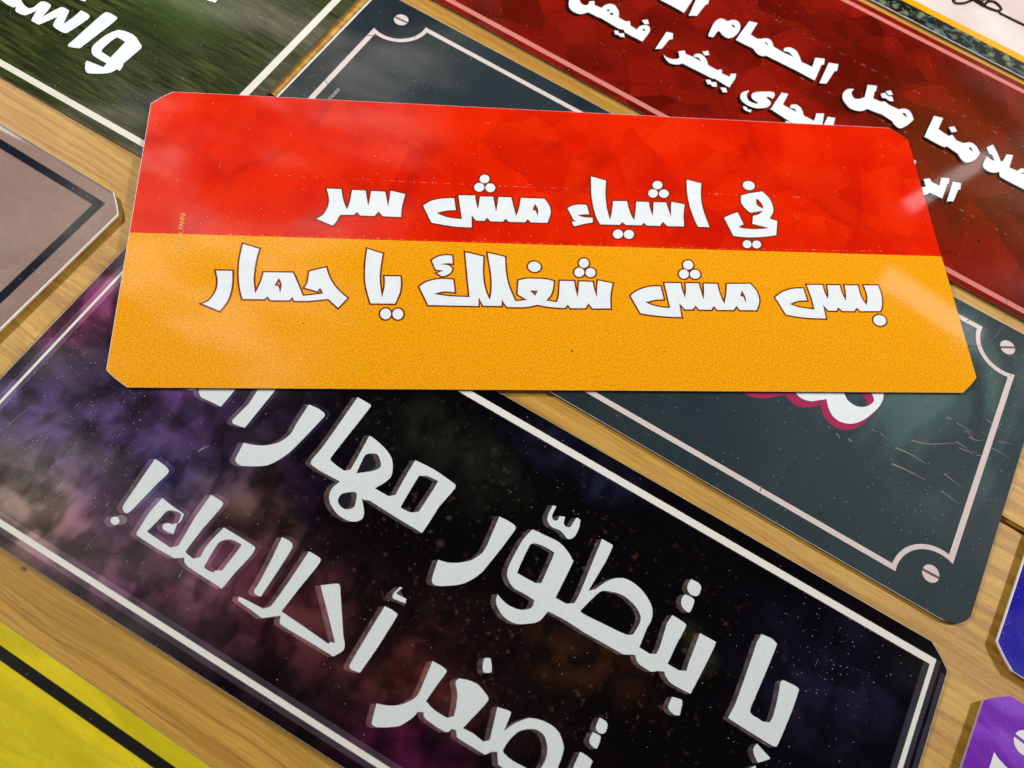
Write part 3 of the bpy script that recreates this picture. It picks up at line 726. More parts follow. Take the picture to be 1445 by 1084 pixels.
# ------------------------------------------------------------------ wooden table
def wood_material():
    t = material('varnished_wood')
    v = t.vmath('ADD', t.mm, t.vmath('SCALE', t.vmath('SUBTRACT', t.noise(t.vmath('MULTIPLY', t.mm, (0.012, 0.03, 0.03)), 1.0, 2.0, 0.5, color=True), (0.5, 0.5, 0.5)), scale=7.0))
    oi = t.n('ShaderNodeObjectInfo').outputs['Random']
    v = t.vmath('ADD', v, t.vec(t.math('MULTIPLY', oi, 900.0), t.math('MULTIPLY', oi, 300.0), 0.0))
    broad = t.noise(t.vmath('MULTIPLY', v, (0.004, 0.05, 0.05)), 1.0, 4.0, 0.55)
    band = t.noise(t.vmath('MULTIPLY', v, (0.006, 0.42, 0.42)), 1.0, 5.0, 0.6)
    fine = t.noise(t.vmath('MULTIPLY', v, (0.035, 2.3, 2.3)), 1.0, 4.0, 0.65)
    pores = t.noise(t.vmath('MULTIPLY', v, (0.11, 3.2, 3.2)), 1.0, 3.0, 0.6)
    c = t.ramp(broad, [(0.30, (0.37, 0.185, 0.024)), (0.5, (0.52, 0.285, 0.043)), (0.7, (0.64, 0.38, 0.068))])
    c = t.mix(t.step(band, 0.44, 0.62, 0.0, 0.7), c, (0.32, 0.14, 0.015))
    c = t.mix(t.step(fine, 0.5, 0.68, 0.0, 0.6), c, (0.27, 0.12, 0.014))
    c = t.mix(t.step(fine, 0.46, 0.3, 0.0, 0.4), c, (0.74, 0.46, 0.08))
    c = t.mix(t.step(pores, 0.60, 0.70, 0.0, 0.6), c, (0.17, 0.075, 0.016))
    spots = t.vor(t.vmath('MULTIPLY', t.mm, (0.6, 1.0, 1.0)), 0.035)
    sr = t.xyz(spots['Color'])
    stain = t.math('LESS_THAN', spots['Distance'], t.math('MULTIPLY', t.math('POWER', sr[0], 4.0), 0.05))
    c = t.mix(t.math('MULTIPLY', stain, 0.7), c, (0.06, 0.03, 0.01))
    p = t.n('ShaderNodeBsdfPrincipled')
    t.put(p.inputs['Base Color'], c)
    p.inputs['Roughness'].default_value = 0.6
    p.inputs['Specular IOR Level'].default_value = 0.15
    p.inputs['Coat Weight'].default_value = 0.62
    p.inputs['Coat Roughness'].default_value = 0.33
    h = t.math('ADD', t.math('MULTIPLY', fine, 0.5), t.math('MULTIPLY', pores, -0.35))
    h = t.math('ADD', h, t.math('MULTIPLY', t.noise(t.vmath('MULTIPLY', t.mm, (0.9, 2.2, 1.0)), 1.0, 3.0, 0.6, 0.8), 0.7))
    b = t.n('ShaderNodeBump')
    b.inputs['Strength'].default_value = 0.9
    b.inputs['Distance'].default_value = 0.00036
    t.put(b.inputs['Height'], h)
    t.t.links.new(b.outputs[0], p.inputs['Coat Normal'])
    t.t.links.new(p.outputs[0], t.n('ShaderNodeOutputMaterial').inputs[0])
    return t.m


table = bpy.data.objects.new('wooden_table', None)
scene.collection.objects.link(table)
table.empty_display_size = 0.1
TA = math.radians(-15.2)
table.location = (-0.0375, -0.0894, -0.00106)
table.rotation_euler = (0, 0, TA)
table['label'] = 'golden brown varnished wooden table top under all the signs'
table['category'] = 'table'
WOOD = wood_material()


def plank(y0, y1, x0=-1.1, x1=1.1, thick=0.03, bev=0.0009):
    bm = bmesh.new()
    bmesh.ops.create_cube(bm, size=1.0)
    bmesh.ops.scale(bm, vec=(x1 - x0, y1 - y0, thick), verts=bm.verts)
    bmesh.ops.translate(bm, vec=((x0 + x1) / 2, (y0 + y1) / 2, -thick / 2), verts=bm.verts)
    bmesh.ops.bevel(bm, geom=list(bm.edges), offset=bev, segments=2, affect='EDGES')
    me = bpy.data.meshes.new('plank')
    bm.to_mesh(me)
    bm.free()
    me.materials.append(WOOD)
    o = bpy.data.objects.new('plank', me)
    scene.collection.objects.link(o)
    o.parent = table
    return o


for y0, y1 in ((-0.50, -0.2526), (-0.2514, -0.0006), (0.0006, 0.2514), (0.2526, 0.5034), (0.5046, 0.7554), (0.7566, 1.0)):
    plank(y0, y1)


# ------------------------------------------------------------------ shared materials
WHITE_EDGE = flat('white_plate_core', (0.78, 0.77, 0.75), rough=0.3, dust=0.0)
DARK_EDGE = flat('dark_plate_edge', (0.10, 0.075, 0.06), rough=0.35, dust=0.0)  # dark edge colour, used on white cored plates too
ALU_EDGE = flat('grey_plate_core', (0.42, 0.40, 0.38), rough=0.3, dust=0.0)


# ------------------------------------------------------------------ the red and orange sign on top
def facets(t, v, scale):
    """creased paper: every cell a flat facet with its own slope"""
    o = t.vor(v, scale)
    d = t.vmath('SUBTRACT', v, o['Position'])
    g = t.vmath('SUBTRACT', o['Color'], (0.5, 0.5, 0.5))
    s_ = t.math('MULTIPLY', t.vmath('DOT_PRODUCT', t.vmath('MULTIPLY', d, (1.0, 1.0, 0.0)), g), scale * 2.6)
    return t.math('ADD', s_, t.math('MULTIPLY', t.math('SUBTRACT', t.xyz(o['Color'])[2], 0.5), 0.5))


def top_face_material():
    t = material('red_orange_print')
    x, y, _ = t.xyz(t.mm)
    v = t.mm
    # crumpled paper texture printed on the red half
    warp = t.vmath('ADD', v, t.vmath('SCALE', t.noise(v, 0.06, 5.0, 0.65, color=True), scale=11.0))
    f1, f2 = facets(t, warp, 0.024), facets(t, t.vmath('ADD', warp, (31.0, 7.0, 0.0)), 0.055)
    e1 = t.vor(warp, 0.024, 'DISTANCE_TO_EDGE')['Distance']
    patch = t.noise(v, 0.028, 5.0, 0.6, 0.2)
    red = t.mix(t.step(patch, 0.38, 0.66), (0.73, 0.018, 0.0008), (0.63, 0.010, 0.0008))
    red = t.mix(t.step(f1, -0.1, 0.7, 0.0, 0.5), red, (0.50, 0.006, 0.001))
    red = t.mix(t.step(f2, -0.1, 0.7, 0.0, 0.2), red, (0.48, 0.006, 0.001))
    red = t.mix(t.step(f2, 0.1, -0.6, 0.0, 0.15), red, (0.86, 0.05, 0.004))
    crease = t.math('MULTIPLY', t.step(e1, 0.0, 0.09, 1.0, 0.0), t.step(t.noise(v, 0.03, 2.0), 0.45, 0.62))
    red = t.mix(t.math('MULTIPLY', crease, 0.45), red, (0.40, 0.004, 0.001))
    for c, r in (((6, 44), (26, 14)), ((-52, 42), (22, 12)), ((12, 20), (12, 20))):
        b = t.math('MULTIPLY', t.blob(warp, (c[0] + 4, c[1] + 4), r), t.step(t.noise(v, 0.09, 4.0, 0.65), 0.4, 0.62))
        red = t.mix(t.math('MULTIPLY', b, 0.55), red, (0.38, 0.004, 0.001))
    blot = t.step(t.noise(v, 0.4, 4.0, 0.7), 0.62, 0.75, 0.0, 0.35)
    red = t.mix(blot, red, (0.45, 0.005, 0.001))
    # grainy orange half
    g = t.noise(v, 2.9, 2.0, 0.7)
    g2 = t.noise(v, 1.4, 3.0, 0.6)
    org = t.ramp(t.math('ADD', t.math('MULTIPLY', g, 0.65), t.math('MULTIPLY', g2, 0.35)), [(0.36, (0.58, 0.18, 0.001)), (0.5, (0.85, 0.33, 0.003)), (0.64, (0.97, 0.52, 0.02))])
    sp = t.vor(v, 0.3)
    sc = t.xyz(sp['Color'])
    org = t.mix(t.math('MULTIPLY', t.math('LESS_THAN', sp['Distance'], t.math('MULTIPLY', t.math('POWER', sc[0], 4.0), 0.07)), 0.6), org, (0.95, 0.72, 0.2))
    line = t.math('ADD', -2.55, t.math('MULTIPLY', t.noise(t.vec(x, 0.0, 0.0), 0.5, 2.0), 0.25))
    c = t.mix(t.math('GREATER_THAN', y, line), org, red)
    return gloss(t, c, rough=0.042, dust=0.10, seed=1.0)


s = Sign('red and orange sign with two lines of white writing, lying across the other signs', (1.70, 169.48), 18.0536, 1.02)
PAPER = flat('white_ink', (0.77, 0.83, 0.875), rough=0.042, dust=0.03)
BROWN_INK = flat('dark_brown_ink', (0.19, 0.022, 0.004), rough=0.042, dust=0.0)
s.plate(WHITE_EDGE, thick=0.9, rim_mat=DARK_EDGE)  # rim coloured dark: shade line under the edge put into the colour
s.face(top_face_material(), inset=0.06, shift=(0.09, -0.03))
for k in ('upper', 'lower'):
    P = orient(contours(OUTLINES['top'][k]))
    s.sheet('letter_outline', grow(P, 0.58), BROWN_INK, 0.05)
    s.sheet('lettering', P, PAPER, 0.08)
PALE = flat('pale_yellow_ink', (0.85, 0.50, 0.13), rough=0.042, dust=0.0)
s.words('GHAYA_FANNI', -133.2, -1.7, 1.6, 90, PALE)
s.flecks([((-105, 23.6), (-20, 22.6)), ((-20, 22.6), (105, 22.8)), ((-118, -2.0), (60, -2.0)), ((60, -1.9), (128, -0.9))], flat('pale_pink_fleck', (0.95, 0.60, 0.48), dust=0.0), 5, size=0.19)
s.each('ink_speck', [circle(x, y, r, 8) for x, y, r in ((0.9, -45, .28), (30.7, -45, .2), (33.8, -44.9, .15), (-113, -1.6, .25), (-105, -1.4, .25), (81.8, -1.5, .3), (93, -1.3, .25), (-90, -36, .22), (60, 21, .15))], flat('black_ink', (0.01, 0.008, 0.006), dust=0.0), 0.05)


# ------------------------------------------------------------------ the purple galaxy sign
GAL = [((-129, -25), (46, 34), (0.065, 0.048, 0.15)), ((-150, 17), (30, 22), (0.24, 0.045, 0.12)), ((-118, -42), (30, 17), (0.19, 0.16, 0.05)),
       ((-92, -45), (44, 20), (0.18, 0.075, 0.135)), ((-64, -15), (24, 13), (0.09, 0.05, 0.02)), ((-86, -14), (26, 16), (0.02, 0.035, 0.10)),
       ((-36, -30), (36, 20), (0.075, 0.016, 0.018)), ((6, -30), (34, 18), (0.06, 0.012, 0.010)), ((18, -46), (34, 14), (0.060, 0.003, 0.030)),
       ((-17, 33), (42, 18), (0.010, 0.014, 0.007)), ((50, -2), (26, 15), (0.040, 0.013, 0.004)), ((18, 53), (34, 12), (0.010, 0.012, 0.035)),
       ((120, 30), (46, 30), (0.010, 0.008, 0.026)), ((-104, 5), (34, 22), (0.06, 0.025, 0.09)), ((-140, 40), (26, 22), (0.05, 0.02, 0.07)),
       ((76, 22), (10, 7), (0.03, 0.035, 0.015)), ((-62, -44), (32, 14), (0.085, 0.028, 0.045)),
       ((-80, -36), (95, 50), (0.045, 0.016, 0.030)), ((-110, 0), (80, 60), (0.035, 0.018, 0.06)), ((0, -30), (80, 40), (0.018, 0.006, 0.006))]


def galaxy_color(t):
    v = t.vmath('ADD', t.mm, t.vmath('SCALE', t.vmath('SUBTRACT', t.noise(t.mm, 0.03, 2.0, 0.5, color=True), (0.5, 0.5, 0.5)), scale=34.0))
    c = (0.0022, 0.0018, 0.0028)
    cloud = t.step(t.noise(t.vmath('MULTIPLY', t.mm, (0.05, 0.085, 1.0)), 1.0, 3.0, 0.5, 0.2), 0.34, 0.64, 0.25, 1.0)
    cloud = t.math('MULTIPLY', cloud, t.step(t.noise(t.vmath('MULTIPLY', t.mm, (0.13, 0.075, 1.0)), 1.0, 2.0, 0.5, 0.3), 0.36, 0.58, 0.35, 1.15))
    for ctr, r, col in GAL:
        f = t.math('MULTIPLY', t.blob(v, ctr, r), cloud)
        c = t.mix(f, c, col, 'ADD')
    # rusty star dust
    dn = t.step(t.noise(t.mm, 0.42, 4.0, 0.6), 0.57, 0.70)
    dn = t.math('MULTIPLY', dn, t.math('MULTIPLY', t.blob(t.mm, (15, 8), (125, 60), 0.7), t.step(t.noise(t.mm, 0.05, 2.0, 0.5), 0.42, 0.6)))
    c = t.mix(t.math('MULTIPLY', dn, 0.42), c, t.mix(t.noise(t.mm, 0.09, 1.0), (0.16, 0.05, 0.015), (0.085, 0.085, 0.05)))
    # soft out of focus stars
    for sc_, seed, mx in ((0.11, 3.0, 0.17), (0.28, 8.0, 0.2)):
        o = t.vor(t.vmath('ADD', t.mm, (seed * 11, seed * 5, 0)), sc_)
        r = t.xyz(o['Color'])
        size = t.math('ADD', 0.03, t.math('MULTIPLY', t.math('POWER', r[0], 2.0), mx))
        f = t.step(o['Distance'], t.math('MULTIPLY', size, 0.1), size, 1.0, 0.0)
        f = t.math('MULTIPLY', f, t.math('LESS_THAN', r[1], 0.5))
        f = t.math('MULTIPLY', f, t.blob(t.mm, (20, 5), (115, 60), 0.6))
        c = t.mix(t.math('MULTIPLY', f, t.math('MULTIPLY', r[2], 0.35)), c, t.mix(r[2], (0.20, 0.07, 0.02), (0.11, 0.10, 0.07)))
    return c


def galaxy_cover(t):
    a = t.blob(t.mm, (-125, -15), (75, 60), 0.9)
    b = t.blob(t.mm, (122, 33), (42, 32), 0.8)
    return t.math('ADD', 0.12, t.math('ADD', a, b))


t = material('galaxy_print')
GALAXY = gloss(t, galaxy_color(t), rough=0.042, dust=0.34, dust_cover=galaxy_cover(t), seed=2.0, wave=1.4)
t = material('galaxy_letter_side')
gc = galaxy_color(t)
n_ = t.noise(t.mm, 0.5, 4.0, 0.7)
side = t.mix(t.step(n_, 0.3, 0.7, 0.06, 0.24), t.mix(1.0, gc, (2.2, 2.2, 2.2), 'MULTIPLY'), (0.40, 0.31, 0.29))
GAL_SIDE = gloss(t, side, rough=0.042, dust=0.1, seed=2.0, wave=1.4)
t = material('galaxy_letter_far_side')
gc = galaxy_color(t)
side = t.mix(0.03, t.mix(1.0, gc, (1.8, 1.8, 2.0), 'MULTIPLY'), (0.25, 0.27, 0.38))
GAL_FAR = gloss(t, side, rough=0.042, dust=0.1, seed=2.0, wave=1.4)
t = material('speckled_white_ink')
sp = t.vor(t.mm, 1.1)
sc = t.xyz(sp['Color'])
f = t.math('LESS_THAN', sp['Distance'], t.math('MULTIPLY', t.math('POWER', sc[0], 3.0), 0.2))
wc = t.mix(t.math('MULTIPLY', f, 0.55), (0.67, 0.73, 0.745), (0.28, 0.32, 0.34))
GAL_WHITE = gloss(t, wc, rough=0.042, dust=0.0, seed=2.0, wave=1.4)
t = material('cream_ink')
wc = t.mix(t.step(t.noise(t.mm, 1.2, 4.0, 0.7), 0.5, 0.75, 0.0, 0.35), (0.76, 0.75, 0.69), (0.46, 0.45, 0.42))
GAL_CREAM = gloss(t, wc, rough=0.042, dust=0.0, seed=2.0, wave=1.4)

s = Sign('dark purple galaxy sign with large white writing and a cream border line', (-2.62, 43.01), -13.9518, 0.0)
s.plate(ALU_EDGE, rim_mat=DARK_EDGE)
s.face(GALAXY, inset=0.12)
UP = orient(contours(OUTLINES['gal']['upper']))
LO = orient(contours(OUTLINES['gal']['lower']))
t = material('galaxy_border_side')
gc = galaxy_color(t)
GAL_BAND = gloss(t, t.mix(0.13, t.mix(1.0, gc, (2.0, 2.0, 2.0), 'MULTIPLY'), (0.22, 0.22, 0.28)), dust=0.1, seed=2.0, wave=1.4)
s.frame(rect(-146.6, -56.7, 147.3, 55.2), rect(-142.6, -51.7, 142.2, 52.3), GAL_BAND, 0.02, 'border_shade')
s.sheet('border_shade', [rect(148.2, -58, 149.6, 52.0)], GAL_BAND, 0.02)
s.frame(rect(-145.0, -55.1, 145.7, 55.0), rect(-144.1, -53.4, 144.2, 52.6), GAL_CREAM, 0.07)
farside = [p for p in LO + UP if np.asarray(p)[:, 0].max() < -22 or (np.asarray(p)[:, 0].mean() < -40)]
s.sheet('letter_side', sweep(orient(farside), (1.25, 1.25)), GAL_FAR, 0.03)
s.sheet('letter_side', sweep(orient(UP + LO), (-1.38, -0.95)), GAL_SIDE, 0.05)
s.sheet('letter_side', contours(OUTLINES['gal']['side']), GAL_SIDE, 0.06)
s.sheet('dot_halo', orient([contours(OUTLINES['gal']['halo'])[0]]), flat('violet_grey_ink', (0.17, 0.15, 0.18)), 0.035)
s.sheet('dot_halo', orient([contours(OUTLINES['gal']['halo'])[1]]), flat('mauve_ink', (0.20, 0.11, 0.15)), 0.04)
s.each('fine_scratch', (contours(OUTLINES['gal']['scratch'])), flat('pale_scratch', (0.34, 0.32, 0.33), dust=0.0), 0.075)
s.sheet('lettering', UP, GAL_WHITE, 0.08)
s.sheet('lettering', LO, GAL_WHITE, 0.08)


# ------------------------------------------------------------------ the teal sign with printed screw heads
t = material('teal_print')
n1 = t.noise(t.mm, 0.02, 4.0, 0.55, 0.6)
c = t.mix(t.step(n1, 0.36, 0.66), (0.0125, 0.021, 0.029), (0.024, 0.036, 0.042))
c = t.mix(t.math('MULTIPLY', t.blob(t.mm, (125, 0), (150, 140)), 0.9), c, (0.046, 0.064, 0.070))
c = t.mix(t.math('MULTIPLY', t.step(t.noise(t.vmath('MULTIPLY', t.mm, (0.05, 0.016, 1)), 1.0, 3.0, 0.5, 0.8), 0.45, 0.66), t.blob(t.mm, (118, 18), (60, 60))), c, (0.088, 0.150, 0.146))
c = t.mix(t.step(t.noise(t.mm, 0.06, 4.0, 0.6), 0.55, 0.75, 0.0, 0.5), c, (0.026, 0.036, 0.052))
TEAL = gloss(t, c, rough=0.042, dust=0.16, seed=3.0, wave=1.4)
PINK = flat('pale_pink_ink', (0.66, 0.565, 0.55), rough=0.042, dust=0.02)
CRACK = flat('dark_crack_ink', (0.13, 0.10, 0.10), rough=0.042, dust=0.0)
s = Sign('dark teal sign with pale notched border and printed screw heads, under the orange sign', (30.32, 167.36), -14.4117, 0.0)
s.plate(WHITE_EDGE, True, rim_mat=DARK_EDGE)  # dark rim colour holds the shade of the gap below this edge
s.face(TEAL, inset=0.12, shift=(0.55, 0.0), round_=True)
CR = (135.5, 51.5)
s.frame(notched(140.1, 53.15, CR, 12.0), notched(138.0, 51.2, CR, 13.7), PINK)
for cx_, cy_, dg in ((-133.8, 50.6, 4), (134.6, 50.2, 32), (134.4, -47.5, 2), (-134.2, -48.0, 20)):
    s.screw(cx_, cy_, dg, PINK, CRACK)
s.sheet('letter_shadow', orient(contours(OUTLINES['teal']['shade'])), flat('magenta_ink', (0.36, 0.032, 0.10), dust=0.03), 0.04)
s.sheet('lettering', orient(contours(OUTLINES['teal']['text'])), PAPER, 0.07)
s.each('printed_scratch', (contours(OUTLINES['teal']['scratch'])), flat('tan_ink', (0.23, 0.20, 0.19), dust=0.0), 0.05)
s.each('faint_scratch', (contours(OUTLINES['teal']['faint'])), flat('grey_ink', (0.09, 0.11, 0.115), dust=0.0), 0.045)
s.each('border_crack', (contours(OUTLINES['teal']['crack'])), CRACK, 0.09)
s.words('GHAYA_FANNI', -133.2, -1.0, 1.5, 90, flat('pale_grey_ink', (0.55, 0.54, 0.53), dust=0.0))


# ------------------------------------------------------------------ the dark red sign
t = material('dark_red_print')
v = t.mm
warp = t.vmath('ADD', v, t.vmath('SCALE', t.noise(v, 0.05, 2.0, 0.5, color=True), scale=12.0))
o = t.vor(warp, 0.030)
cell = t.xyz(o['Color'])
e1 = t.vor(warp, 0.030, 'DISTANCE_TO_EDGE')['Distance']
c = t.mix(t.step(t.noise(v, 0.018, 4.0, 0.55, 0.8), 0.36, 0.64), (0.115, 0.0045, 0.002), (0.225, 0.007, 0.003))
f1, f2 = facets(t, warp, 0.022), facets(t, t.vmath('ADD', warp, (17.0, 41.0, 0.0)), 0.05)
c = t.mix(t.step(f1, -0.15, 0.6, 0.0, 0.6), c, (0.060, 0.0025, 0.001))
c = t.mix(t.step(f1, 0.15, -0.55, 0.0, 0.5), c, (0.30, 0.008, 0.003))
c = t.mix(t.step(f2, -0.1, 0.6, 0.0, 0.25), c, (0.07, 0.003, 0.001))
c = t.mix(t.step(f2, 0.1, -0.6, 0.0, 0.25), c, (0.30, 0.012, 0.004))
c = t.mix(t.math('MULTIPLY', t.step(e1, 0.0, 0.05, 1.0, 0.0), 0.2), c, (0.06, 0.003, 0.001))
c = t.mix(t.math('MULTIPLY', t.blob(v, (105, 0), (75, 70)), 0.7), c, (0.115, 0.028, 0.006))  # brownish ceiling reflection painted into the print colour
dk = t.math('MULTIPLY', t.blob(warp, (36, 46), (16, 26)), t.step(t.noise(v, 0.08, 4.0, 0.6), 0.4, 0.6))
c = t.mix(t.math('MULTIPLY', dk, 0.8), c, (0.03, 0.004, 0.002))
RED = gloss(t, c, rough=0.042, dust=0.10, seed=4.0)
s = Sign('dark red sign with pink border lines and white writing with dark shadows, upper right', (59.57, 290.50), -14.9666, 0.0)
s.plate(DARK_EDGE)
s.face(RED, inset=0.12)
s.frame(rect(-146.5, -56.9, 146.5, 56.5), rect(-144.2, -54.6, 144.2, 54.2), flat('pink_ink', (0.62, 0.20, 0.17), rough=0.042, dust=0.04))
SHADOW = flat('near_black_ink', (0.026, 0.004, 0.002), rough=0.042, dust=0.02)
s.sheet('letter_shadow', sweep(orient(contours(OUTLINES['red']['upper']) + contours(OUTLINES['red']['lower'])), (-0.6, -2.1)), SHADOW, 0.04)
for k in ('upper', 'lower'):
    s.sheet('lettering', orient(contours(OUTLINES['red'][k])), PAPER, 0.08)
s.flecks([((-60, 23.4), (37, 23.5)), ((37, 23.5), (130, 24.4)), ((20, -0.9), (125, -0.4)), ((60, -24.9), (125, -24.8))], flat('rose_fleck', (0.75, 0.42, 0.36), dust=0.0), 9, gap=3.2, size=0.26)
s.each('ink_speck', [circle(113.7, -35, 0.5, 10)], flat('black_speck_ink', (0.01, 0.006, 0.005), dust=0.0), 0.05)


# ------------------------------------------------------------------ the green sign
t = material('green_print')
st = t.noise(t.vmath('MULTIPLY', t.mm, (0.05, 0.5, 1)), 1.0, 6.0, 0.68, 0.3)
n1 = t.noise(t.mm, 0.03, 4.0, 0.6, 0.5)
c = t.mix(t.step(st, 0.36, 0.66), (0.011, 0.015, 0.005), (0.062, 0.078, 0.020))
c = t.mix(t.math('MULTIPLY', t.step(n1, 0.42, 0.66), 0.65), c, (0.020, 0.029, 0.009))
c = t.mix(t.math('MULTIPLY', t.blob(t.mm, (96, 6), (34, 22)), 0.6), c, (0.050, 0.095, 0.016))
c = t.mix(t.math('MULTIPLY', t.blob(t.mm, (122, -38), (22, 14)), 0.7), c, (0.006, 0.011, 0.016))
c = t.mix(t.math('MULTIPLY', t.step(st, 0.6, 0.75), 0.5), c, (0.085, 0.105, 0.025))
GREEN = gloss(t, c, rough=0.042, dust=0.16, seed=5.0, wave=1.4)
s = Sign('dark green sign with cream border and white writing, upper left corner', (-264.48, 241.00), -13.8912, 0.0)
s.plate(DARK_EDGE)
s.face(GREEN, inset=0.12)
s.frame(rect(-145.0, -56.0, 145.2, 56.0), rect(-142.3, -53.5, 142.3, 53.5), flat('cream_line_ink', (0.72, 0.70, 0.61), rough=0.042, dust=0.02))
P = orient(contours(OUTLINES['green']['text']))
s.sheet('letter_outline', grow(P, 0.3), flat('black_green_ink', (0.008, 0.012, 0.006), dust=0.0), 0.05)
s.sheet('lettering', P, PAPER, 0.08)


# ------------------------------------------------------------------ the taupe sign
t = material('taupe_print')
c = t.mix(t.step(t.noise(t.mm, 0.3, 4.0, 0.65), 0.35, 0.7), (0.285, 0.188, 0.157), (0.262, 0.172, 0.143))
TAUPE = gloss(t, c, rough=0.10, dust=0.6, seed=6.0)
s = Sign('taupe brown sign with a navy border line at the left edge', (-305.60, 113.77), -15.246, 0.55, 0.55)
s.plate(WHITE_EDGE)
s.face(TAUPE, inset=0.15, shift=(-0.16, 0.06))
s.sheet('dark_edge_line', [rect(-142.6, 58.95, 142.6, 59.6)], DARK_EDGE, 0.04, 12.0)
s.frame(rect(-143.6, -54.7, 143.6, 54.7), rect(-140.6, -51.9, 140.6, 51.9), flat('navy_ink', (0.010, 0.012, 0.024), dust=0.3))

# ------------------------------------------------------------------ the yellow sign
t = material('yellow_print')
n1 = t.noise(t.vmath('MULTIPLY', t.mm, (0.03, 0.12, 1)), 1.0, 5.0, 0.6, 0.6)
c = t.mix(t.step(n1, 0.35, 0.66), (0.58, 0.47, 0.010), (0.77, 0.625, 0.016))
c = t.mix(t.step(t.noise(t.mm, 0.9, 4.0, 0.7), 0.5, 0.75, 0.0, 0.4), c, (0.48, 0.36, 0.012))
YEL = gloss(t, c, rough=0.2, dust=0.18, seed=7.0)
s = Sign('yellow sign with a black border line, lower left corner', (-37.49, -89.40), -15.2556, 0.0)
s.plate(ALU_EDGE, rim_mat=DARK_EDGE)
s.face(YEL, inset=0.04)
s.frame(rect(-143.8, -55.0, 143.8, 55.0), rect(-140.9, -52.0, 140.9, 52.0), flat('black_line_ink', (0.010, 0.009, 0.008), rough=0.2, dust=0.05))

# ------------------------------------------------------------------ the blue sign
t = material('blue_print')
c = t.mix(t.step(t.noise(t.mm, 0.06, 4.0, 0.6), 0.35, 0.68), (0.014, 0.010, 0.30), (0.030, 0.022, 0.42))
BLUE = gloss(t, c, rough=0.042, dust=0.14, seed=8.0)
s = Sign('royal blue sign, only its white edged corner showing at the right', (329.92, 81.56), -16.3532, 0.55, 0.55)
s.plate(WHITE_EDGE)
s.face(BLUE, inset=0.15, shift=(0.14, 0.0))

# ------------------------------------------------------------------ the violet sign
t = material('violet_print')
n1 = t.noise(t.vmath('MULTIPLY', t.mm, (0.05, 0.11, 1)), 1.0, 4.0, 0.55, 0.6)
c = t.mix(t.step(n1, 0.34, 0.66), (0.165, 0.020, 0.42), (0.26, 0.065, 0.60))
VIO = gloss(t, c, rough=0.042, dust=0.16, seed=9.0)
VW = flat('clean_white_ink', (0.80, 0.79, 0.82), rough=0.042, dust=0.02)
VSLOT = flat('violet_ink', (0.22, 0.04, 0.40), rough=0.042, dust=0.0)
s = Sign('violet sign with white printed screw head, lower right corner', (295.64, -40.73), -16.4762, 0.55, 0.55)
s.plate(ALU_EDGE)
s.face(VIO, inset=0.04, shift=(0.03, 0.0))
s.frame(notched(142.4, 54.5, CR, 12.4), notched(139.8, 52.0, CR, 14.6), VW)
for cx_, cy_, dg in ((-134.6, 49.0, -6), (134.6, 49.0, 30), (134.6, -49.0, 10), (-134.6, -49.0, 50)):
    v_, f_ = fill([circle(cx_, cy_, 3.6)])
    sp_ = link_mesh('screw_print', s.bend(v_, 0.06), f_, VW, s.root)
    v_, f_ = fill([spin(rect(cx_ - 3.7, cy_ - 0.5, cx_ + 3.7, cy_ + 0.5), (cx_, cy_), dg)])
    link_mesh('slot', s.bend(v_, 0.08), f_, VSLOT, sp_)

# ------------------------------------------------------------------ the white sign with gold band and flowered edge
t = material('white_print')
c = t.mix(t.step(t.noise(t.mm, 0.02, 3.0, 0.5), 0.35, 0.65), (0.74, 0.72, 0.70), (0.62, 0.52, 0.49))
c = t.mix(t.blob(t.mm, (105, -22), (46, 22)), c, (0.58, 0.44, 0.41))
WPRINT = gloss(t, c, rough=0.042, dust=0.05, seed=10.0)
t = material('flower_print')
o = t.vor(t.mm, 0.17)
d_, r = o['Distance'], t.xyz(o['Color'])
dv = t.vmath('SUBTRACT', t.vmath('SCALE', t.mm, scale=1.0), t.vmath('SCALE', o['Position'], scale=1.0 / 1.0))
ang = t.math('ARCTAN2', t.xyz(dv)[1], t.xyz(dv)[0])
pet = t.math('ADD', 0.27, t.math('MULTIPLY', t.math('SINE', t.math('MULTIPLY', ang, 8.0)), 0.05))
fl = t.math('LESS_THAN', d_, pet)
core = t.math('LESS_THAN', d_, 0.15)
c = (0.012, 0.010, 0.008)
leaf = t.step(t.noise(t.vmath('MULTIPLY', t.mm, (0.16, 0.28, 1)), 1.0, 3.0, 0.6, 1.5), 0.53, 0.57)
c = t.mix(leaf, c, (0.06, 0.125, 0.125))
c = t.mix(t.math('MULTIPLY', fl, t.math('GREATER_THAN', r[0], 0.35)), c, t.mix(r[1], (0.19, 0.20, 0.04), (0.10, 0.04, 0.02)))
c = t.mix(t.math('MULTIPLY', core, t.math('GREATER_THAN', r[0], 0.35)), c, (0.09, 0.20, 0.21))
FLOWERS = gloss(t, c, rough=0.042, dust=0.0, seed=11.0)
t = material('gold_print')
c = t.mix(t.step(t.noise(t.mm, 1.6, 2.0, 0.7), 0.4, 0.62), (0.60, 0.29, 0.004), (0.80, 0.44, 0.012))
GOLD = gloss(t, c, rough=0.042, dust=0.0, seed=12.0)
s = Sign('white sign with gold band, dark flowered edge and black script, far upper right', (93.15, 409.35), -15.2047, 0.0)
s.plate(WHITE_EDGE, rim_mat=DARK_EDGE)
s.face(WPRINT, inset=0.12)
s.frame(plate_outline(0.4), rect(-140.5, -50.2, 140.5, 50.2), FLOWERS, 0.04, 'flower_border')
s.frame(rect(-140.7, -50.4, 140.7, 50.4), rect(-136.9, -46.5, 136.9, 46.5), GOLD, 0.07, 'gold_band')
P = contours(OUTLINES['white']['text'])
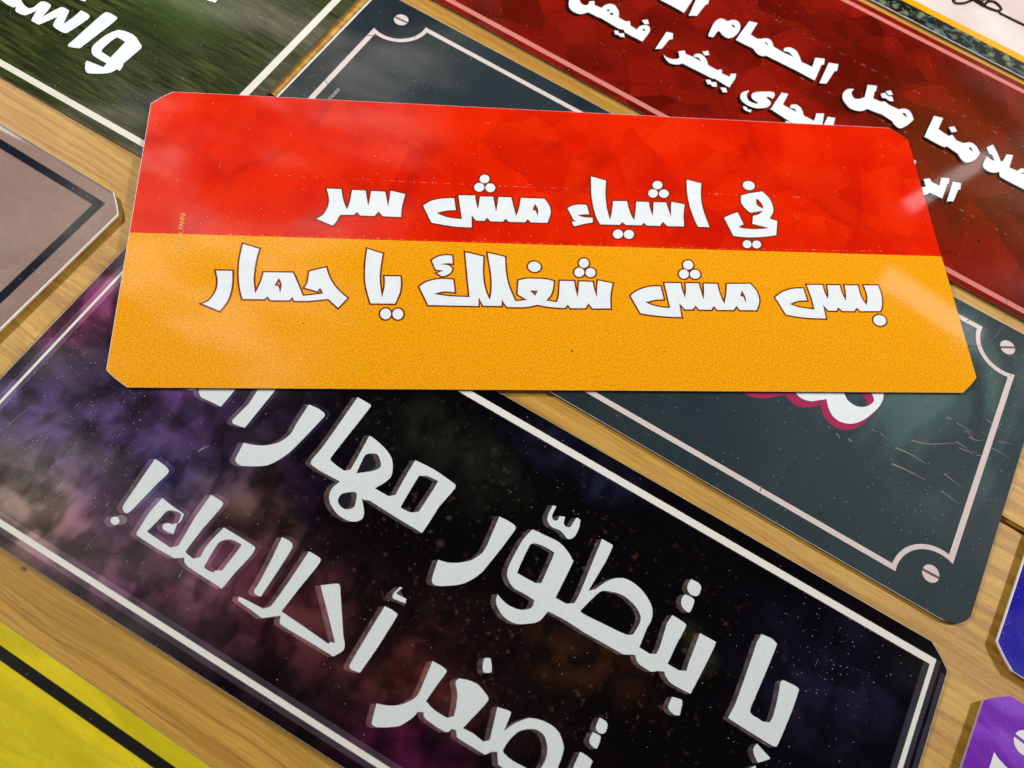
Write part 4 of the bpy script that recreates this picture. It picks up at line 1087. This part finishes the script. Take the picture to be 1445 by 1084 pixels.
s.sheet('lettering', [p if area(p) > 0 else p[::-1] for p in P], flat('black_script_ink', (0.018, 0.008, 0.006), rough=0.042, dust=0.0), 0.1)


# ------------------------------------------------------------------ two stray hairs on the teal sign
HAIR = flat('dark_hair', (0.012, 0.009, 0.007), rough=0.4, dust=0.0)


def hair(label, pts, r=0.045):
    k = math.radians(-14.4117)
    q = []
    for i, (x, y) in enumerate(pts):
        q.append(Vector((0.03032 + (x * math.cos(k) - y * math.sin(k)) / 1000, 0.16736 + (x * math.sin(k) + y * math.cos(k)) / 1000, 0.00018 + 0.00004 * math.sin(i * 1.7))))
    path = [Vector(p) for p in []]
    for i in range(len(q) - 1):
        p0, p1, p2, p3 = q[max(i - 1, 0)], q[i], q[i + 1], q[min(i + 2, len(q) - 1)]
        for j in range(6):
            u = j / 6
            path.append(0.5 * (2 * p1 + (p2 - p0) * u + (2 * p0 - 5 * p1 + 4 * p2 - p3) * u * u + (-p0 + 3 * p1 - 3 * p2 + p3) * u ** 3))
    path.append(q[-1])
    base = path[0].copy()
    vs, fs = [], []
    for i, p in enumerate(path):
        d = (path[min(i + 1, len(path) - 1)] - path[max(i - 1, 0)]).normalized()
        sd = d.cross(Vector((0, 0, 1))).normalized()
        up = sd.cross(d)
        rr = r / 1000 * (1.0 if 0 < i < len(path) - 1 else 0.4)
        for a in range(5):
            vs.append(p - base + sd * rr * math.cos(a * 1.2566) + up * rr * math.sin(a * 1.2566))
        if i:
            for a in range(5):
                fs.append((5 * i - 5 + a, 5 * i - 5 + (a + 1) % 5, 5 * i + (a + 1) % 5, 5 * i + a))
    o = link_mesh('hair', vs, fs, HAIR)
    o.location = base
    o['label'] = label
    o['category'] = 'hair'
    o['group'] = 'stray hairs on the teal sign'
    return o


hair('long curled dark hair crossing the pale border of the teal sign', [(126.3, 81), (127.8, 74.3), (128.3, 71.5), (129.8, 64.6), (130.0, 60.1), (129.7, 54.7), (128.2, 49.7), (126.0, 46.0), (123.2, 43.2), (119.0, 41.2)])
hair('short dark hair at the edge of the orange sign, beside the long hair', [(114.6, 64.5), (113.5, 61.6), (112.3, 58.6), (111.0, 54.5)], 0.06)
